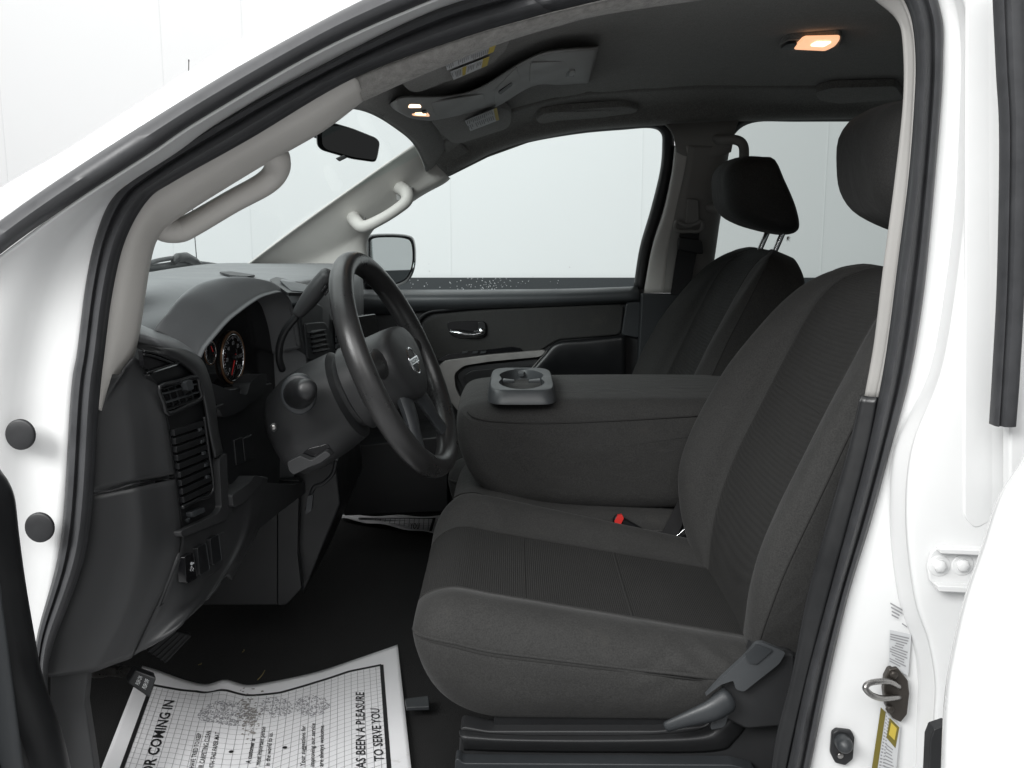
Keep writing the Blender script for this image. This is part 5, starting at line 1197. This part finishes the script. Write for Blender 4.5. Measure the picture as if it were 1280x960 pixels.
line_('A customer is', 'A customer is', (313, 955), (319, 924), (-6, -.4), bold=.025)
line_('most important person', 'most important person', (325, 957), (332, 909), (-6, -.4), bold=.012)
line_('in the world to us.', 'in the world to us.', (337, 958), (341, 916), (-6, -.4), bold=.012)
line_('Your suggestions for', 'Your suggestions for', (381, 959), (382, 908), (-6, -.2), bold=.012)
line_('improving our service', 'improving our service', (393, 959), (394, 905), (-6, -.2), bold=.012)
line_('are always welcome.', 'are always welcome.', (404, 959), (405, 907), (-6, 0), bold=.012)
line_('AS BEEN A PLEASURE', 'IT HAS BEEN A PLEASURE', (457, 958), (455, 866), (-12, 0), bold=.016)
line_('TO SERVE YOU', 'TO SERVE YOU', (480, 952), (474, 886), (-12, 0), bold=.016)
# stippled printed patches and bullets
random.seed(11); dts = []
for (cx, cy, rx, ry, n) in ((285, 896, 38, 14, 560), (345, 885, 22, 13, 240), (390, 883, 22, 13, 300)):
    for k in range(n):
        t = random.uniform(0, 6.283); rr_ = math.sqrt(random.random()); p = invw(aP(cx+rx*rr_*math.cos(t), cy+ry*rr_*math.sin(t)))
        q = onp(*p, .0013); s_ = random.uniform(.0005, .0012); t2 = random.uniform(0, 3); a = V((math.cos(t2), math.sin(t2), 0))*s_*random.uniform(1, 2.2); b = V((-math.sin(t2), math.cos(t2), 0))*s_
        dts.append(([q-a-b, q+a-b, q+a+b, q-a+b], [(0, 1, 2, 3)]))
mesh('print_stipple', *join(dts), M['stip'], pm, smooth=False, recalc=False)['kind'] = 'stuff'
for c_2 in ((289, 941), (356, 935)):
    p = onp(*invw(aP(*c_2)), .0013); mesh('print_bullet', [p+V((math.cos(t)*.0042, math.sin(t)*.0042, 0)) for t in [2*math.pi*i/16 for i in range(16)]], [tuple(range(16))], M['ink'], pm, smooth=False, recalc=False)
# dirty smudge
sg = []
for k in range(160):
    cx, cy = random.gauss(311, 6), random.gauss(897, 12); q = onp(*invw(aP(cx, cy)), .0014); s_ = random.uniform(.0008, .0032); t2 = random.uniform(0, 3)
    sg.append(([q+V((math.cos(t2+a)*s_*random.uniform(.5, 1.6), math.sin(t2+a)*s_*random.uniform(.5, 1.6), 0)) for a in (0, 1.2, 2.5, 3.8, 5)], [(0, 1, 2, 3, 4)]))
mesh('dirt_smudge', *join(sg), M['dirt'], pm, smooth=False, recalc=False)['kind'] = 'stuff'
# second mat in the passenger footwell
P2 = [aZ(*p, FZ+.012) for p in [(425, 644), (556, 645), (547, 668), (430, 648)]]
rows3 = [[P2[0].lerp(P2[1], i/20)+(P2[3].lerp(P2[2], i/20)-P2[0].lerp(P2[1], i/20))*(j/8)+V((0, 0, .003*math.sin(i*.7+j))) for i in range(21)] for j in range(9)]
vs, fs = grid(rows3)
pm2 = mesh('paper_floor_mat', vs, fs, M['paper'], None, thick=.0004, recalc=False)
pm2['label'] = 'far paper mat showing past the seat in the passenger footwell'; pm2['category'] = 'floor mat'; pm2['group'] = 'paper floor mats'
def l2(a, b, wd):
    a, b = aZ(*a, FZ+.0165), aZ(*b, FZ+.0165); s_ = (b-a).cross(V((0, 0, 1))).normalized()*wd/2; return ([a-s_, b-s_, b+s_, a+s_], [(0, 1, 2, 3)])
mesh('print_border', *join([l2((448, 647.6), (543, 648), .009), l2((543, 647), (538, 664), .008)]), M['ink'], pm2, smooth=False, recalc=False)
mesh('print_grid', *join([l2((470+i*6, 648.5), (469+i*6, 650+i*1.2), .002) for i in range(12)]+[l2((462+i*24, 651+3*i), (541, 651+3*i), .002) for i in range(4)]), M['inkg'], pm2, smooth=False, recalc=False)['kind'] = 'stuff'
A_, B_, C_ = aZ(513, 662, FZ+.018), aZ(524, 655, FZ+.018), aZ(513, 655, FZ+.018)
a0_, b0_, c0_ = aZ(512, 661, FZ+.018), aZ(524, 661, FZ+.018), aZ(513, 654, FZ+.018)
textmesh('print_text', 'YOU', lambda u, v: a0_+(b0_-a0_)*u+(c0_-a0_)*v, M['ink'], pm2, offs=.02)
# bits of dry grass on the carpet
for i, (a, b) in enumerate((((322, 850), (331, 838)), ((248, 831), (252, 829)), ((303, 815), (305, 812)))):
    o = tube('grass_blade', [aZ(*a, FZ+.003), aZ((a[0]+b[0])/2+1, (a[1]+b[1])/2, FZ+.006), aZ(*b, FZ+.004)], .0009, M['straw'], None, sides=6)
    o['label'] = ['long dry grass blade on the black carpet above the paper mat', 'tiny dry grass bit near the brake pedal on the carpet', 'small dry crumb on the dark carpet below the tunnel panel'][i]; o['category'] = 'grass blade'
# seat rail end sticking out on the carpet
slab('seat_rail', [aZ(*p, FZ+.02) for p in [(506, 878), (536, 874), (537, 888), (508, 889)]], (0, 0, .008), M['plastic_sl'], fl, bevel=.002)
# lint on the passenger headrest post
fb = []
base_ = aY(984, 296, 1.2)
random.seed(5)
for k in range(26):
    d = V((random.uniform(-.1, .9), random.uniform(-.5, .5), random.uniform(-1, .1))).normalized()*random.uniform(.008, .018); s_ = V((.0005, 0, .0005))
    fb.append(([base_-s_, base_+s_, base_+d], [(0, 1, 2)]))
mesh('lint_tuft', *join(fb), M['fluff'], ps, smooth=False)['kind'] = 'stuff'
# dried spots on the far window glass
sp_ = []
for k in range(100):
    cx = random.gauss(615, 20) if k % 3 else random.uniform(505, 700); cy = 352+random.uniform(-6, 10)
    if k > 94: cx, cy = random.choice([(537, 339), (527, 332), (536, 330), (712, 334)])
    q = aY(cx, cy, 1.652); s_ = random.uniform(.0007, .0020)
    sp_.append(([q+V((math.cos(t)*s_, 0, math.sin(t)*s_)) for t in (0, 1.2, 2.4, 3.8, 5)], [(0, 1, 2, 3, 4)]))
mesh('dried_spots', *join(sp_), M['white'], fdoor, smooth=False)['kind'] = 'stuff'
